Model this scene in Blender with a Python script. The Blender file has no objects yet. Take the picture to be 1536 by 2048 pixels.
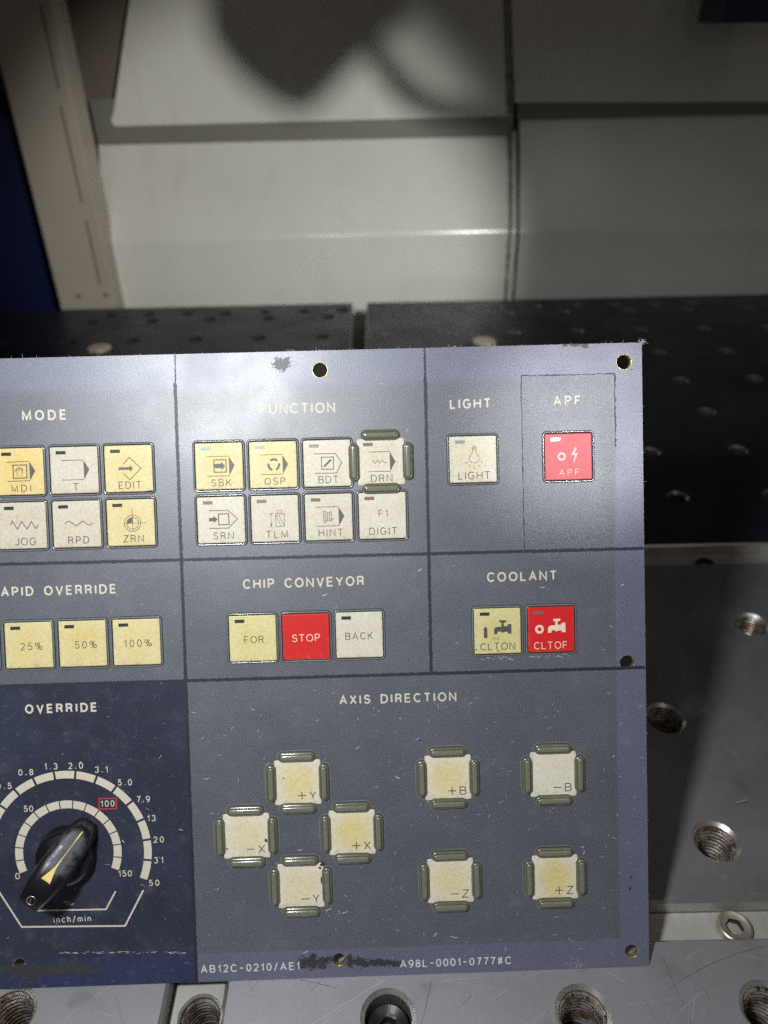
import bpy, math, random
from mathutils import Vector, Matrix
from mathutils.geometry import tessellate_polygon

random.seed(7)
SC = bpy.context.scene
COL = SC.collection
MM = 0.001
PI = math.pi

# ------------------------------------------------------------------ camera, world, lamps, exposure
FPX = 1538.0                      # focal length in photo pixels (1536 x 2048)
CAM_H, PITCH, ROLL = 0.3096, math.radians(33.0), math.radians(1.25)
R0, U0, F0 = Vector((1, 0, 0)), Vector((0, math.sin(PITCH), math.cos(PITCH))), Vector((0, math.cos(PITCH), -math.sin(PITCH)))
CR = R0 * math.cos(ROLL) - U0 * math.sin(ROLL)
CU = R0 * math.sin(ROLL) + U0 * math.cos(ROLL)
CAMPOS = Vector((0, 0, CAM_H))
cam_d = bpy.data.cameras.new('camera')
cam = bpy.data.objects.new('camera', cam_d)
COL.objects.link(cam)
M = Matrix.Identity(4)
for i in range(3):
    M[i][0], M[i][1], M[i][2], M[i][3] = CR[i], CU[i], -F0[i], CAMPOS[i]
cam.matrix_world = M
cam_d.sensor_fit = 'VERTICAL'
cam_d.sensor_height = 36.0
cam_d.lens = FPX / 2048 * 36.0
cam_d.clip_start, cam_d.clip_end = 0.01, 60
cam_d.dof.use_dof = True
cam_d.dof.focus_distance = 0.286
cam_d.dof.aperture_fstop = 9.5
SC.camera = cam

# the panel's pose, camera axes x right, y down, z forward (millimetres)
PR = ((0.99953694, 0.02729186, -0.01345582), (-0.02787026, 0.99860463, -0.0448557), (0.01221285, 0.04520995, 0.99890285))
PT = (-134.43261271, -14.95108067, 284.13780759)


def cam2world(v):
    return CR * v[0] - CU * v[1] + F0 * v[2]


PU = cam2world([PR[i][0] for i in range(3)])
PV = -cam2world([PR[i][1] for i in range(3)])
PN = -cam2world([PR[i][2] for i in range(3)])
PORG = CAMPOS + cam2world(PT) * MM
BU, BV = 110.0, -196.5            # the panel's base point in the key grid (mm)
PBASE = PORG + PU * BU * MM + PV * BV * MM
PMAT = Matrix.Identity(4)
for i in range(3):
    PMAT[i][0], PMAT[i][1], PMAT[i][2], PMAT[i][3] = PU[i], PV[i], PN[i], PBASE[i]


def pw(u, v, h):                  # key-grid mm + height above panel -> world
    return PORG + (PU * u + PV * v + PN * h) * MM


def ray(x, y):
    return (CR * ((x - 768) / FPX) - CU * ((y - 1024) / FPX) + F0)


def uv(x, y):                     # photo pixel -> key-grid mm on the panel's face
    d = ray(x, y)
    s = (PORG - CAMPOS).dot(PN) / d.dot(PN)
    q = CAMPOS + d * s - PORG
    return q.dot(PU) / MM, q.dot(PV) / MM


def on_z(x, y, z=0.0):
    d = ray(x, y)
    return CAMPOS + d * ((z - CAM_H) / d.z)


def on_y(x, y, Y):
    d = ray(x, y)
    return CAMPOS + d * (Y / d.y)


world = bpy.data.worlds.new("World")
SC.world = world
world.use_nodes = True
bg = world.node_tree.nodes['Background']
bg.inputs['Color'].default_value = (1.0, 0.87, 0.72, 1)
bg.inputs['Strength'].default_value = 0.038

SC.view_settings.view_transform = 'Standard'
SC.view_settings.look = 'None'
SC.view_settings.exposure = 0.0
SC.view_settings.gamma = 1.0
SC.view_settings.use_curve_mapping = False
SC.cycles.use_denoising = False
SC.cycles.max_bounces = 8
SC.cycles.sample_clamp_indirect = 4.0


def lamp(name, kind, loc, power, color, radius, target=None, size=None, blend=0.5):
    d = bpy.data.lights.new(name, kind)
    d.energy = power
    d.color = color
    d.shadow_soft_size = radius
    o = bpy.data.objects.new(name, d)
    COL.objects.link(o)
    o.location = loc
    if target is not None:
        o.rotation_euler = (Vector(target) - Vector(loc)).to_track_quat('-Z', 'Y').to_euler()
    if size is not None:
        d.spot_size = size
        d.spot_blend = blend
    return o


TORCH = pw(22, 70, 310)
lamp('torch_lamp', 'SPOT', TORCH, 6.0, (0.95, 0.98, 1.0), 0.018, pw(122, -92, 0), math.radians(104), 0.7)
lamp('camera_fill', 'POINT', (0.20, -0.03, 0.46), 0.4, (1.0, 0.98, 0.94), 0.05)  # added fill light near the camera, not an actual headlamp
WORK = Vector((0.27, -0.02, 0.50))
WORK_AIM = on_y(540, 525, 1.02)
lamp('work_lamp', 'SPOT', WORK, 26.0, (1.0, 1.0, 0.93), 0.016, WORK_AIM, math.radians(34), 0.6)
SIDE = pw(316, 36, 420)
lamp('sheen_spot', 'SPOT', SIDE, 5.0, (0.95, 0.97, 1.0), 0.012, pw(210, 12, 0), math.radians(14), 1.0)  # added narrow spot that puts sheen on the APF film patch
lamp('right_fill', 'POINT', (0.55, -0.12, 0.95), 0.6, (1.0, 0.95, 0.86), 0.12)  # added weak fill from the right to lift the table slots


# ------------------------------------------------------------------ materials
class NT:
    def __init__(self, name):
        self.m = bpy.data.materials.new(name)
        self.m.use_nodes = True
        self.t = self.m.node_tree
        self.b = self.t.nodes['Principled BSDF']
        self._co = None

    def n(self, typ, **kw):
        x = self.t.nodes.new(typ)
        for k, v in kw.items():
            setattr(x, k, v)
        return x

    def link(self, a, b):
        self.t.links.new(a, b)

    def co(self, space='Object', scale=1000.0):
        tc = self.n('ShaderNodeTexCoord')
        mp = self.n('ShaderNodeVectorMath', operation='SCALE')
        mp.inputs['Scale'].default_value = scale
        self.link(tc.outputs[space], mp.inputs[0])
        return mp.outputs[0]

    def val(self, v, sock):
        if hasattr(v, 'is_output'):
            self.link(v, sock)
        else:
            sock.default_value = v

    def math(self, op, a, b=0.0, clamp=False):
        x = self.n('ShaderNodeMath', operation=op, use_clamp=clamp)
        self.val(a, x.inputs[0])
        self.val(b, x.inputs[1])
        return x.outputs[0]

    def noise(self, co, scale, detail=3, rough=0.55, w=None, dist=0.0):
        x = self.n('ShaderNodeTexNoise')
        if w is not None:
            x.noise_dimensions = '4D'
            self.val(w, x.inputs['W'])
        self.link(co, x.inputs['Vector'])
        x.inputs['Scale'].default_value = scale
        x.inputs['Detail'].default_value = detail
        x.inputs['Roughness'].default_value = rough
        x.inputs['Distortion'].default_value = dist
        return x.outputs['Fac']

    def ramp(self, f, lo, hi, a=0.0, b=1.0, smooth=True):
        x = self.n('ShaderNodeMapRange')
        if smooth:
            x.interpolation_type = 'SMOOTHSTEP'
        self.val(f, x.inputs['Value'])
        self.val(lo, x.inputs['From Min'])
        self.val(hi, x.inputs['From Max'])
        x.inputs['To Min'].default_value = a
        x.inputs['To Max'].default_value = b
        return x.outputs['Result']

    def mix(self, f, a, b, mode='MIX'):
        x = self.n('ShaderNodeMix', data_type='RGBA', blend_type=mode)
        self.val(f, x.inputs[0])
        for v, s in ((a, x.inputs[6]), (b, x.inputs[7])):
            if isinstance(v, tuple):
                s.default_value = (*v[:3], 1)
            else:
                self.link(v, s)
        return x.outputs[2]

    def sep(self, co):
        x = self.n('ShaderNodeSeparateXYZ')
        self.link(co, x.inputs[0])
        return x.outputs

    def color(self, c):
        s = self.b.inputs['Base Color']
        if isinstance(c, tuple):
            s.default_value = (*c[:3], 1)
        else:
            self.link(c, s)

    def set(self, **kw):
        for k, v in kw.items():
            self.val(v, self.b.inputs[k.replace('_', ' ')])

    def bump(self, h, strength=0.3, dist=0.0001):
        x = self.n('ShaderNodeBump')
        x.inputs['Strength'].default_value = strength
        x.inputs['Distance'].default_value = dist
        self.link(h, x.inputs['Height'])
        self.link(x.outputs[0], self.b.inputs['Normal'])
        return x


def plain(name, c, rough=0.5, metal=0.0, spec=0.5, mott=0.0, scale=0.4, **kw):
    m = NT(name)
    if mott:
        f = m.noise(m.co(), scale, 4)
        m.color(m.mix(f, tuple(x * (1 - mott) for x in c), tuple(min(1, x * (1 + mott)) for x in c)))
    else:
        m.color(c)
    m.set(Roughness=rough, Metallic=metal, Specular_IOR_Level=spec, **kw)
    return m.m


def overlay_material():
    m = NT('overlay film')
    co = m.co()
    x, y, z = m.sep(co)
    wob = m.math('MULTIPLY', m.math('SUBTRACT', m.noise(co, 0.25, 4), 0.5), 1.2)
    xw, yw = m.math('ADD', x, wob), m.math('ADD', y, wob)
    def L(u): return u - BU
    def H(v): return v - BV
    film = m.math('MULTIPLY', m.ramp(xw, L(220.6), L(219.6)), m.math('MULTIPLY', m.ramp(yw, H(-185.8), H(-184.8)), m.ramp(yw, H(31), H(27))))
    ovr = m.math('MULTIPLY', m.ramp(x, L(57.9), L(57.7)), m.ramp(y, H(-79.7), H(-79.9)))
    patchy = m.noise(co, 0.035, 3, 0.6)
    film_c = m.mix(m.ramp(patchy, 0.35, 0.7), (0.060, 0.072, 0.097), (0.075, 0.085, 0.104))
    edge_c = (0.100, 0.114, 0.20)
    navy = m.mix(film, (0.008, 0.018, 0.085), m.mix(m.ramp(patchy, 0.38, 0.65), (0.007, 0.011, 0.034), (0.014, 0.022, 0.056)))
    c = m.mix(film, edge_c, film_c)
    c = m.mix(ovr, c, navy)
    # fine pearly grain of the film
    g = m.noise(co, 2.7, 3, 0.85)
    c = m.mix(m.ramp(g, 0.37, 0.63, 0.0, 1.0), m.mix(0.55, c, (0.01, 0.011, 0.016)), m.mix(m.math('ADD', m.math('MULTIPLY', ovr, -0.10), 0.17), c, (0.55, 0.56, 0.6)))
    # dust wiped into patches and tiny pale fibres
    dust = m.math('MULTIPLY', m.ramp(m.noise(co, 0.12, 5, 0.65), 0.5, 0.8), 0.10)
    c = m.mix(dust, c, (0.35, 0.34, 0.30))
    fib = m.n('ShaderNodeTexVoronoi', feature='DISTANCE_TO_EDGE')
    warp = m.n('ShaderNodeVectorMath', operation='ADD')
    nz = m.n('ShaderNodeTexNoise'); nz.inputs['Scale'].default_value = 0.7; m.link(co, nz.inputs['Vector'])
    m.link(co, warp.inputs[0]); m.link(nz.outputs['Color'], warp.inputs[1])
    m.link(warp.outputs[0], fib.inputs['Vector']); fib.inputs['Scale'].default_value = 0.55
    fm = m.math('MULTIPLY', m.ramp(fib.outputs['Distance'], 0.035, 0.0), m.ramp(m.noise(co, 0.33, 3), 0.54, 0.68))
    c = m.mix(m.math('MULTIPLY', fm, 0.22), c, (0.5, 0.5, 0.5))
    m.color(c)
    m.set(Roughness=m.ramp(patchy, 0.3, 0.7, 0.39, 0.45), Specular_IOR_Level=m.math('ADD', 1.0, m.math('MULTIPLY', ovr, -0.62)))
    m.bump(m.noise(co, 2.4, 2, 0.8), 0.42, 0.00011)
    return m.m


def key_material(name, dirt=1.0):
    m = NT(name)
    oi = m.n('ShaderNodeObjectInfo')
    co = m.co()
    x, y, z = m.sep(co)
    w = m.math('MULTIPLY', oi.outputs['Random'], 40.0)
    base = oi.outputs['Color']
    fibre = m.noise(co, 1.5, 4, 0.75, w, 0.6)
    c = m.mix(m.ramp(fibre, 0.3, 0.7), m.mix(1.0, base, (0.76, 0.73, 0.68), 'MULTIPLY'), base)
    big = m.noise(co, 0.16, 3, 0.6, w)
    c = m.mix(m.math('MULTIPLY', m.ramp(big, 0.42, 0.75), 0.5), c, m.mix(1.0, c, (0.95, 0.85, 0.63), 'MULTIPLY'))
    # yellowed centre of the worn keys (amount in the object colour's alpha)
    r = m.math('SQRT', m.math('ADD', m.math('MULTIPLY', x, x), m.math('MULTIPLY', y, y)))
    rr = m.math('ADD', r, m.math('MULTIPLY', m.math('SUBTRACT', big, 0.5), 8.0))
    yel = m.math('MULTIPLY', m.ramp(rr, 10.0, 3.5), oi.outputs['Alpha'])
    c = m.mix(yel, c, m.mix(1.0, c, (0.97, 0.88, 0.50), 'MULTIPLY'))
    # brown grime along the lower and left edge
    ed = m.math('MAXIMUM', m.ramp(m.math('MULTIPLY', y, -1.0), 5.5, 9.0), m.math('MULTIPLY', m.ramp(m.math('ABSOLUTE', x), 7.2, 9.0), 0.8))
    gr = m.math('MULTIPLY', ed, m.ramp(m.noise(co, 0.45, 5, 0.7, w), 0.42, 0.72))
    c = m.mix(m.math('MULTIPLY', gr, 0.6 * dirt), c, (0.33, 0.19, 0.06))
    sp = m.ramp(m.noise(co, 0.9, 2, 0.5, m.math('ADD', w, 9.0)), 0.74, 0.80)
    c = m.mix(m.math('MULTIPLY', sp, 0.5 * dirt), c, (0.2, 0.13, 0.07))
    m.color(c)
    m.set(Roughness=0.42, Specular_IOR_Level=0.35)
    m.bump(fibre, 0.12, 0.0002)
    return m.m


def steel_material(name, base, rough, metal=0.85, scratch=0.5, oil=0.3, dirx=1.0):
    m = NT(name)
    co = m.co('Object')
    st = m.n('ShaderNodeMapping')
    m.link(co, st.inputs[0])
    st.inputs['Scale'].default_value = (2.2, 0.03, 1)
    st.inputs['Rotation'].default_value = (0, 0, 0.05)
    brush = m.noise(st.outputs[0], 1.0, 5, 0.7)
    big = m.noise(co, 0.012, 5, 0.6, None, 0.8)
    mid = m.noise(co, 0.06, 5, 0.65)
    f = m.math('ADD', m.math('MULTIPLY', brush, 0.35), m.math('MULTIPLY', big, 0.65))
    c = m.mix(m.ramp(f, 0.3, 0.7), tuple(v * 0.60 for v in base), tuple(v * 1.22 for v in base))
    c = m.mix(m.math('MULTIPLY', m.ramp(mid, 0.55, 0.8), oil), c, (0.06, 0.045, 0.035))
    vo = m.n('ShaderNodeTexVoronoi', feature='F1'); m.link(co, vo.inputs['Vector']); vo.inputs['Scale'].default_value = 0.09; vo.inputs['Randomness'].default_value = 1.0
    pit = m.ramp(vo.outputs['Distance'], 0.05, 0.02)
    c = m.mix(m.math('MULTIPLY', pit, 0.7), c, (0.03, 0.025, 0.02))
    m.color(c)
    m.set(Metallic=metal, Roughness=m.ramp(f, 0.3, 0.7, rough + 0.09, rough - 0.07))
    m.bump(brush, 0.10, 0.0001)
    return m.m


MT = {}
MT['overlay'] = overlay_material()
MT['key'] = key_material('key cap')
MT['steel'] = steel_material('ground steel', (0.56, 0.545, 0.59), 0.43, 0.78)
MT['steel_mid'] = steel_material('shade-toned steel', (0.33, 0.33, 0.35), 0.46, 0.6, 0.3)  # front plates' steel, darkened in colour for weaker light
MT['steel_far'] = steel_material('far shade-toned steel', (0.028, 0.034, 0.05), 0.42, 0.4, 0.15)  # same steel again, colour taken near black for the dim far end
MT['bar'] = steel_material('slot steel', (0.52, 0.50, 0.47), 0.45, 0.35, 0.4, 0.6)
MT['scratch'] = plain('bright scratch', (0.66, 0.65, 0.65), 0.4, 0.6)
MT['stain'] = plain('dark scratch', (0.12, 0.11, 0.10), 0.5, 0.4)
MT['chamfer'] = plain('bright edge', (0.62, 0.60, 0.57), 0.35, 0.9, mott=0.25, scale=0.2)
def thread_material():
    m = NT('rusty thread')
    co = m.co()
    c = m.mix(m.ramp(m.noise(co, 0.16, 4, 0.6), 0.42, 0.62), (0.44, 0.42, 0.40), (0.20, 0.125, 0.07))
    c = m.mix(m.ramp(m.noise(co, 0.5, 3, 0.6), 0.55, 0.7), c, (0.04, 0.03, 0.022))
    m.color(c)
    m.set(Metallic=0.8, Roughness=0.36)
    return m.m


MT['thread'] = thread_material()
MT['hole_dark'] = plain('hole bottom', (0.012, 0.011, 0.01), 0.7)
MT['rim'] = plain('yellow chromate edge', (0.62, 0.46, 0.20), 0.32, 0.85, mott=0.3, scale=0.8)
MT['alu'] = plain('aluminium', (0.55, 0.55, 0.55), 0.45, 0.9)
MT['line'] = plain('dark divider', (0.022, 0.023, 0.034), 0.5, mott=0.5, scale=1.5)
MT['ink'] = plain('grey ink', (0.085, 0.075, 0.075), 0.5, mott=0.3, scale=2.0)
MT['ink_pale'] = plain('pale ink', (0.80, 0.64, 0.50), 0.5, mott=0.12, scale=2.0)
MT['ink_pink'] = plain('worn pink ink', (0.78, 0.46, 0.43), 0.5, mott=0.2, scale=2.0)
MT['print'] = plain('cream print', (0.60, 0.55, 0.44), 0.5, mott=0.22, scale=1.6)
MT['print_worn'] = plain('white print', (0.62, 0.62, 0.60), 0.5, mott=0.25, scale=1.6)
MT['red_print'] = plain('red print', (0.55, 0.035, 0.07), 0.5)
MT['led_dark'] = plain('dark indicator window', (0.035, 0.045, 0.04), 0.25, mott=0.3, scale=3)
MT['led_red'] = plain('dull red indicator window', (0.22, 0.12, 0.125), 0.3, mott=0.3, scale=3)
MT['led_sheen'] = plain('pale indicator window', (0.28, 0.31, 0.28), 0.2, mott=0.4, scale=4)  # reflected sheen put into the window's pale colour
MT['led_white'] = plain('white indicator window', (0.75, 0.6, 0.58), 0.2, mott=0.4, scale=4)
MT['frame'] = plain('smoky key surround', (0.17, 0.185, 0.19), 0.2, spec=0.9, mott=0.3, scale=0.5)
MT['frame_dark'] = plain('dark surround edge', (0.022, 0.026, 0.028), 0.3, spec=0.5)
MT['guard'] = plain('smoky olive dome', (0.125, 0.13, 0.088), 0.2, spec=0.9, mott=0.3, scale=0.5)
MT['guard_edge'] = plain('dark dome edge', (0.045, 0.048, 0.034), 0.25, spec=0.8)
MT['halo'] = plain('stressed film', (0.16, 0.165, 0.165), 0.5, mott=0.5, scale=1.2)
MT['guard_in'] = plain('olive dome core', (0.175, 0.18, 0.135), 0.17, spec=1.0, mott=0.3, scale=0.6)
def knob_material():
    m = NT('black plastic')
    co = m.co()
    x, y, z = m.sep(co)
    n1 = m.noise(co, 0.35, 5, 0.65)
    nose = m.math('MULTIPLY', m.ramp(m.math('ADD', x, m.math('MULTIPLY', m.math('SUBTRACT', n1, 0.5), 7.0)), 1.0, 4.5), m.ramp(z, 6.0, 9.0))
    worn = m.math('MULTIPLY', nose, m.ramp(n1, 0.36, 0.60))
    spots = m.ramp(m.noise(co, 0.9, 4, 0.7), 0.64, 0.76)
    c = m.mix(worn, (0.007, 0.007, 0.010), (0.045, 0.048, 0.064))
    c = m.mix(m.math('MULTIPLY', spots, 0.5), c, (0.07, 0.065, 0.055))
    m.color(c)
    m.set(Roughness=m.math('ADD', m.math('MULTIPLY', worn, 0.25), 0.30), Specular_IOR_Level=0.45)
    m.bump(n1, 0.2, 0.0003)
    return m.m


MT['knob'] = knob_material()
MT['pointer'] = plain('yellow paint', (0.72, 0.52, 0.16), 0.5, mott=0.15, scale=1.0)
MT['residue'] = plain('black residue', (0.04, 0.04, 0.046), 0.45, mott=0.98, scale=1.4)
MT['scuff'] = plain('pale scuff', (0.5, 0.5, 0.5), 0.6)
MT['rust'] = plain('brown grime', (0.04, 0.022, 0.013), 0.7, mott=0.5, scale=1.0)
MT['lint'] = plain('pale lint', (0.5, 0.49, 0.45), 0.8)
MT['screw'] = plain('plated screw', (0.50, 0.45, 0.37), 0.4, 0.7, mott=0.35, scale=0.25)
MT['screw_black'] = plain('black oxide screw', (0.035, 0.035, 0.037), 0.35, 0.6, mott=0.4, scale=0.4)
MT['liner_far'] = plain('dark hole wall', (0.42, 0.40, 0.37), 0.34, 0.9, mott=0.3, scale=0.1)
MT['plug'] = plain('pale plug', (0.55, 0.48, 0.40), 0.45, 0.3, mott=0.2, scale=0.1)


def wall_paint(name, c, rough=0.36):
    m = NT(name)
    co = m.co()
    b = m.noise(co, 0.006, 5, 0.6)
    col = m.mix(m.ramp(b, 0.3, 0.7), tuple(v * 0.9 for v in c), c)
    s = m.n('ShaderNodeMapping'); m.link(co, s.inputs[0]); s.inputs['Scale'].default_value = (0.05, 0.05, 0.004)
    st = m.ramp(m.noise(s.outputs[0], 1.0, 4), 0.5, 0.8)
    col = m.mix(m.math('MULTIPLY', st, 0.12), col, (0.32, 0.28, 0.2))
    sp = m.ramp(m.noise(co, 0.25, 3, 0.5), 0.74, 0.80)
    col = m.mix(m.math('MULTIPLY', sp, 0.35), col, (0.12, 0.10, 0.07))
    m.color(col)
    m.set(Roughness=rough, Specular_IOR_Level=0.5)
    m.bump(m.noise(co, 0.5, 2), 0.06, 0.0003)
    return m.m


MT['wall'] = wall_paint('cream enamel', (0.74, 0.735, 0.69), 0.21)
MT['shadow_band'] = wall_paint('grey gasket', (0.20, 0.195, 0.175), 0.5)  # grey strip colour stands in for the shadow band under the upper sheets
MT['wall_back'] = wall_paint('brown grey with shade', (0.17, 0.14, 0.11), 0.55)  # darker paint; recess shade of the rear wall put into the colour
MT['post'] = wall_paint('beige enamel', (0.46, 0.41, 0.345), 0.45)
MT['seal'] = plain('dirty sealant', (0.17, 0.155, 0.13), 0.7, mott=0.5, scale=0.1)
MT['blue'] = plain('navy enamel', (0.004, 0.010, 0.055), 0.45, mott=0.2, scale=0.02)
MT['black'] = plain('black gap', (0.006, 0.006, 0.007), 0.7)


# ------------------------------------------------------------------ mesh helpers
class MB:
    """collects verts and faces (millimetres, local to its parent), then links them as ONE mesh object"""

    def __init__(self):
        self.v, self.f, self.mi, self.sm = [], [], [], []
        self.zk = 0

    def add(self, vs, fs, mi=0, smooth=False):
        o = len(self.v)
        self.v += [tuple(p) for p in vs]
        for f in fs:
            self.f.append([i + o for i in f])
            self.mi.append(mi)
            self.sm.append(smooth)

    def box(self, x0, x1, y0, y1, z0, z1, mi=0):
        self.add([(x, y, z) for z in (z0, z1) for y in (y0, y1) for x in (x0, x1)],
                 [(0, 2, 3, 1), (4, 5, 7, 6), (0, 1, 5, 4), (2, 6, 7, 3), (0, 4, 6, 2), (1, 3, 7, 5)], mi)

    def poly(self, pts, z, mi=0):
        """flat (possibly concave) polygon facing +z"""
        self.zk += 1
        z = z + self.zk * 0.0015
        tri = tessellate_polygon([[Vector((x, y, 0)) for x, y in pts]])
        fs = []
        for a, b, c in tri:
            A, B, C = pts[a], pts[b], pts[c]
            s = (B[0] - A[0]) * (C[1] - A[1]) - (B[1] - A[1]) * (C[0] - A[0])
            fs.append((a, b, c) if s > 0 else (a, c, b))
        self.add([(x, y, z) for x, y in pts], fs, mi)

    def stroke(self, pts, w, z, closed=False, mi=0, round_ends=False, jit=0.0):
        """flat ribbon of width w along a polyline, mitred"""
        self.zk += 1
        z = z + self.zk * 0.0015
        P = [Vector(p) for p in pts]
        Q = [P[0]]
        for p in P[1:]:
            if (p - Q[-1]).length > 1e-5:
                Q.append(p)
        P = Q
        n = len(P)
        if closed and (P[0] - P[-1]).length < 1e-5:
            P.pop(); n -= 1
        vs = []
        for i in range(n):
            if closed:
                a, b = P[i] - P[i - 1], P[(i + 1) % n] - P[i]
            else:
                a = P[i] - P[i - 1] if i > 0 else P[1] - P[0]
                b = P[i + 1] - P[i] if i < n - 1 else P[-1] - P[-2]
            a.normalize(); b.normalize()
            na, nb = Vector((-a.y, a.x)), Vector((-b.y, b.x))
            mt = na + nb
            if mt.length < 1e-4:
                mt = na.copy()
            mt.normalize()
            k = 1 / max(0.45, mt.dot(na))
            h = w / 2
            h1, h2 = h + random.uniform(-jit, jit), h + random.uniform(-jit, jit)
            vs.append((P[i].x + mt.x * h1 * k, P[i].y + mt.y * h1 * k, z))
            vs.append((P[i].x - mt.x * h2 * k, P[i].y - mt.y * h2 * k, z))
        fs = []
        for i in range(n if closed else n - 1):
            j = (i + 1) % n
            fs.append((2 * i, 2 * i + 1, 2 * j + 1, 2 * j))
        self.add(vs, fs, mi)
        if round_ends:
            for e, s in ((P[0], P[0] - P[1]), (P[-1], P[-1] - P[-2])):
                a0 = math.atan2(s.y, s.x)
                self.poly([(e.x + w / 2 * math.cos(a0 + t), e.y + w / 2 * math.sin(a0 + t)) for t in [(-90 + 20 * k) * PI / 180 for k in range(10)]], z - self.zk * 0.0015)

    def build(self, name, mats, parent=None, loc=(0, 0, 0), rot=None):
        me = bpy.data.meshes.new(name)
        me.from_pydata([(x * MM, y * MM, z * MM) for x, y, z in self.v], [], self.f)
        if not isinstance(mats, (list, tuple)):
            mats = [mats]
        for m in mats:
            me.materials.append(MT[m] if isinstance(m, str) else m)
        me.polygons.foreach_set('material_index', self.mi)
        me.polygons.foreach_set('use_smooth', self.sm)
        me.update()
        o = bpy.data.objects.new(name, me)
        COL.objects.link(o)
        o.location = loc
        if rot:
            o.rotation_euler = rot
        if parent:
            o.parent = parent
        return o


def tag(o, label=None, cat=None, group=None, kind=None):
    if label: o['label'] = label
    if cat: o['category'] = cat
    if group: o['group'] = group
    if kind: o['kind'] = kind
    return o


def empty(name, loc, label=None, cat=None, group=None):
    o = bpy.data.objects.new(name, None)
    COL.objects.link(o)
    o.location = loc
    o.empty_display_size = 0.02
    return tag(o, label, cat, group)


def arc(cx, cy, rx, ry, a0, a1, n=14):
    return [(cx + rx * math.cos(math.radians(a0 + (a1 - a0) * i / n)), cy + ry * math.sin(math.radians(a0 + (a1 - a0) * i / n))) for i in range(n + 1)]


def rrect(x0, x1, y0, y1, r, n=5):
    out = []
    for cx, cy, a in ((x1 - r, y1 - r, 0), (x0 + r, y1 - r, 90), (x0 + r, y0 + r, 180), (x1 - r, y0 + r, 270)):
        out += arc(cx, cy, r, r, a, a + 90, n)
    return out


def smooth_path(pts, n=6, closed=False):
    P = [Vector(p) for p in pts]
    out = []
    N = len(P)
    for i in range(N if closed else N - 1):
        p0 = P[i - 1] if (closed or i > 0) else P[i]
        p1, p2 = P[i], P[(i + 1) % N]
        p3 = P[(i + 2) % N] if (closed or i + 2 < N) else p2
        for k in range(n):
            t = k / n
            q = 0.5 * ((2 * p1) + (p2 - p0) * t + (2 * p0 - 5 * p1 + 4 * p2 - p3) * t * t + (3 * p1 - p0 - 3 * p2 + p3) * t ** 3)
            out.append((q.x, q.y))
    if not closed:
        out.append(tuple(P[-1]))
    return out


def loops(mb, rings, mi=0, smooth=True, close=False):
    """quads between successive closed rings of equal vertex count; rings: list of 3-D point lists"""
    n = len(rings[0])
    vs = [p for r in rings for p in r]
    fs = []
    for a in range(len(rings) - 1):
        for i in range(n):
            j = (i + 1) % n
            fs.append((a * n + i, a * n + j, (a + 1) * n + j, (a + 1) * n + i))
    mb.add(vs, fs, mi, smooth)


def holed_slab(mb, x0, x1, y0, y1, holes, ztop, zbot, ch, mi_top=0, mi_ch=1, nseg=28, mi_wall=0):
    """a plate with round holes: flat top, chamfers, walls. holes: (x, y, r)"""
    out = [(x0 + ch, y0 + ch), (x1 - ch, y0 + ch), (x1 - ch, y1 - ch), (x0 + ch, y1 - ch)]
    rings = [out]
    hc = []
    for x, y, r in holes:
        c = min(ch * 1.4, r * 0.25)
        hc.append(c)
        rings.append([(x + (r + c) * math.cos(-2 * PI * k / nseg), y + (r + c) * math.sin(-2 * PI * k / nseg)) for k in range(nseg)])
    flat = [p for r in rings for p in r]
    tri = tessellate_polygon([[Vector((x, y, 0)) for x, y in r] for r in rings])
    fs = []
    for a, b, c in tri:
        A, B, C = flat[a], flat[b], flat[c]
        s = (B[0] - A[0]) * (C[1] - A[1]) - (B[1] - A[1]) * (C[0] - A[0])
        if abs(s) > 1e-9:
            fs.append((a, b, c) if s > 0 else (a, c, b))
    mb.add([(x, y, ztop) for x, y in flat], fs, mi_top)
    low = [(x0, y0), (x1, y0), (x1, y1), (x0, y1)]
    R = [[(x, y, zbot) for x, y in low], [(x, y, ztop - ch) for x, y in low]]
    loops(mb, R, mi_wall, False)
    loops(mb, [R[1], [(x, y, ztop) for x, y in out]], mi_ch, False)
    for (x, y, r), c in zip(holes, hc):
        def ring(q, z):
            return [(x + q * math.cos(2 * PI * k / nseg), y + q * math.sin(2 * PI * k / nseg), z) for k in range(nseg)]
        loops(mb, [ring(r + c, ztop), ring(r, ztop - c)], mi_ch, True)
        loops(mb, [ring(r, ztop - c), ring(r, zbot)], mi_ch, True)


# ------------------------------------------------------------------ stroke lettering (cap height 1)
def A_(cx, cy, rx, ry, a0, a1, n=14):
    return arc(cx, cy, rx, ry, a0, a1, n)


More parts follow.
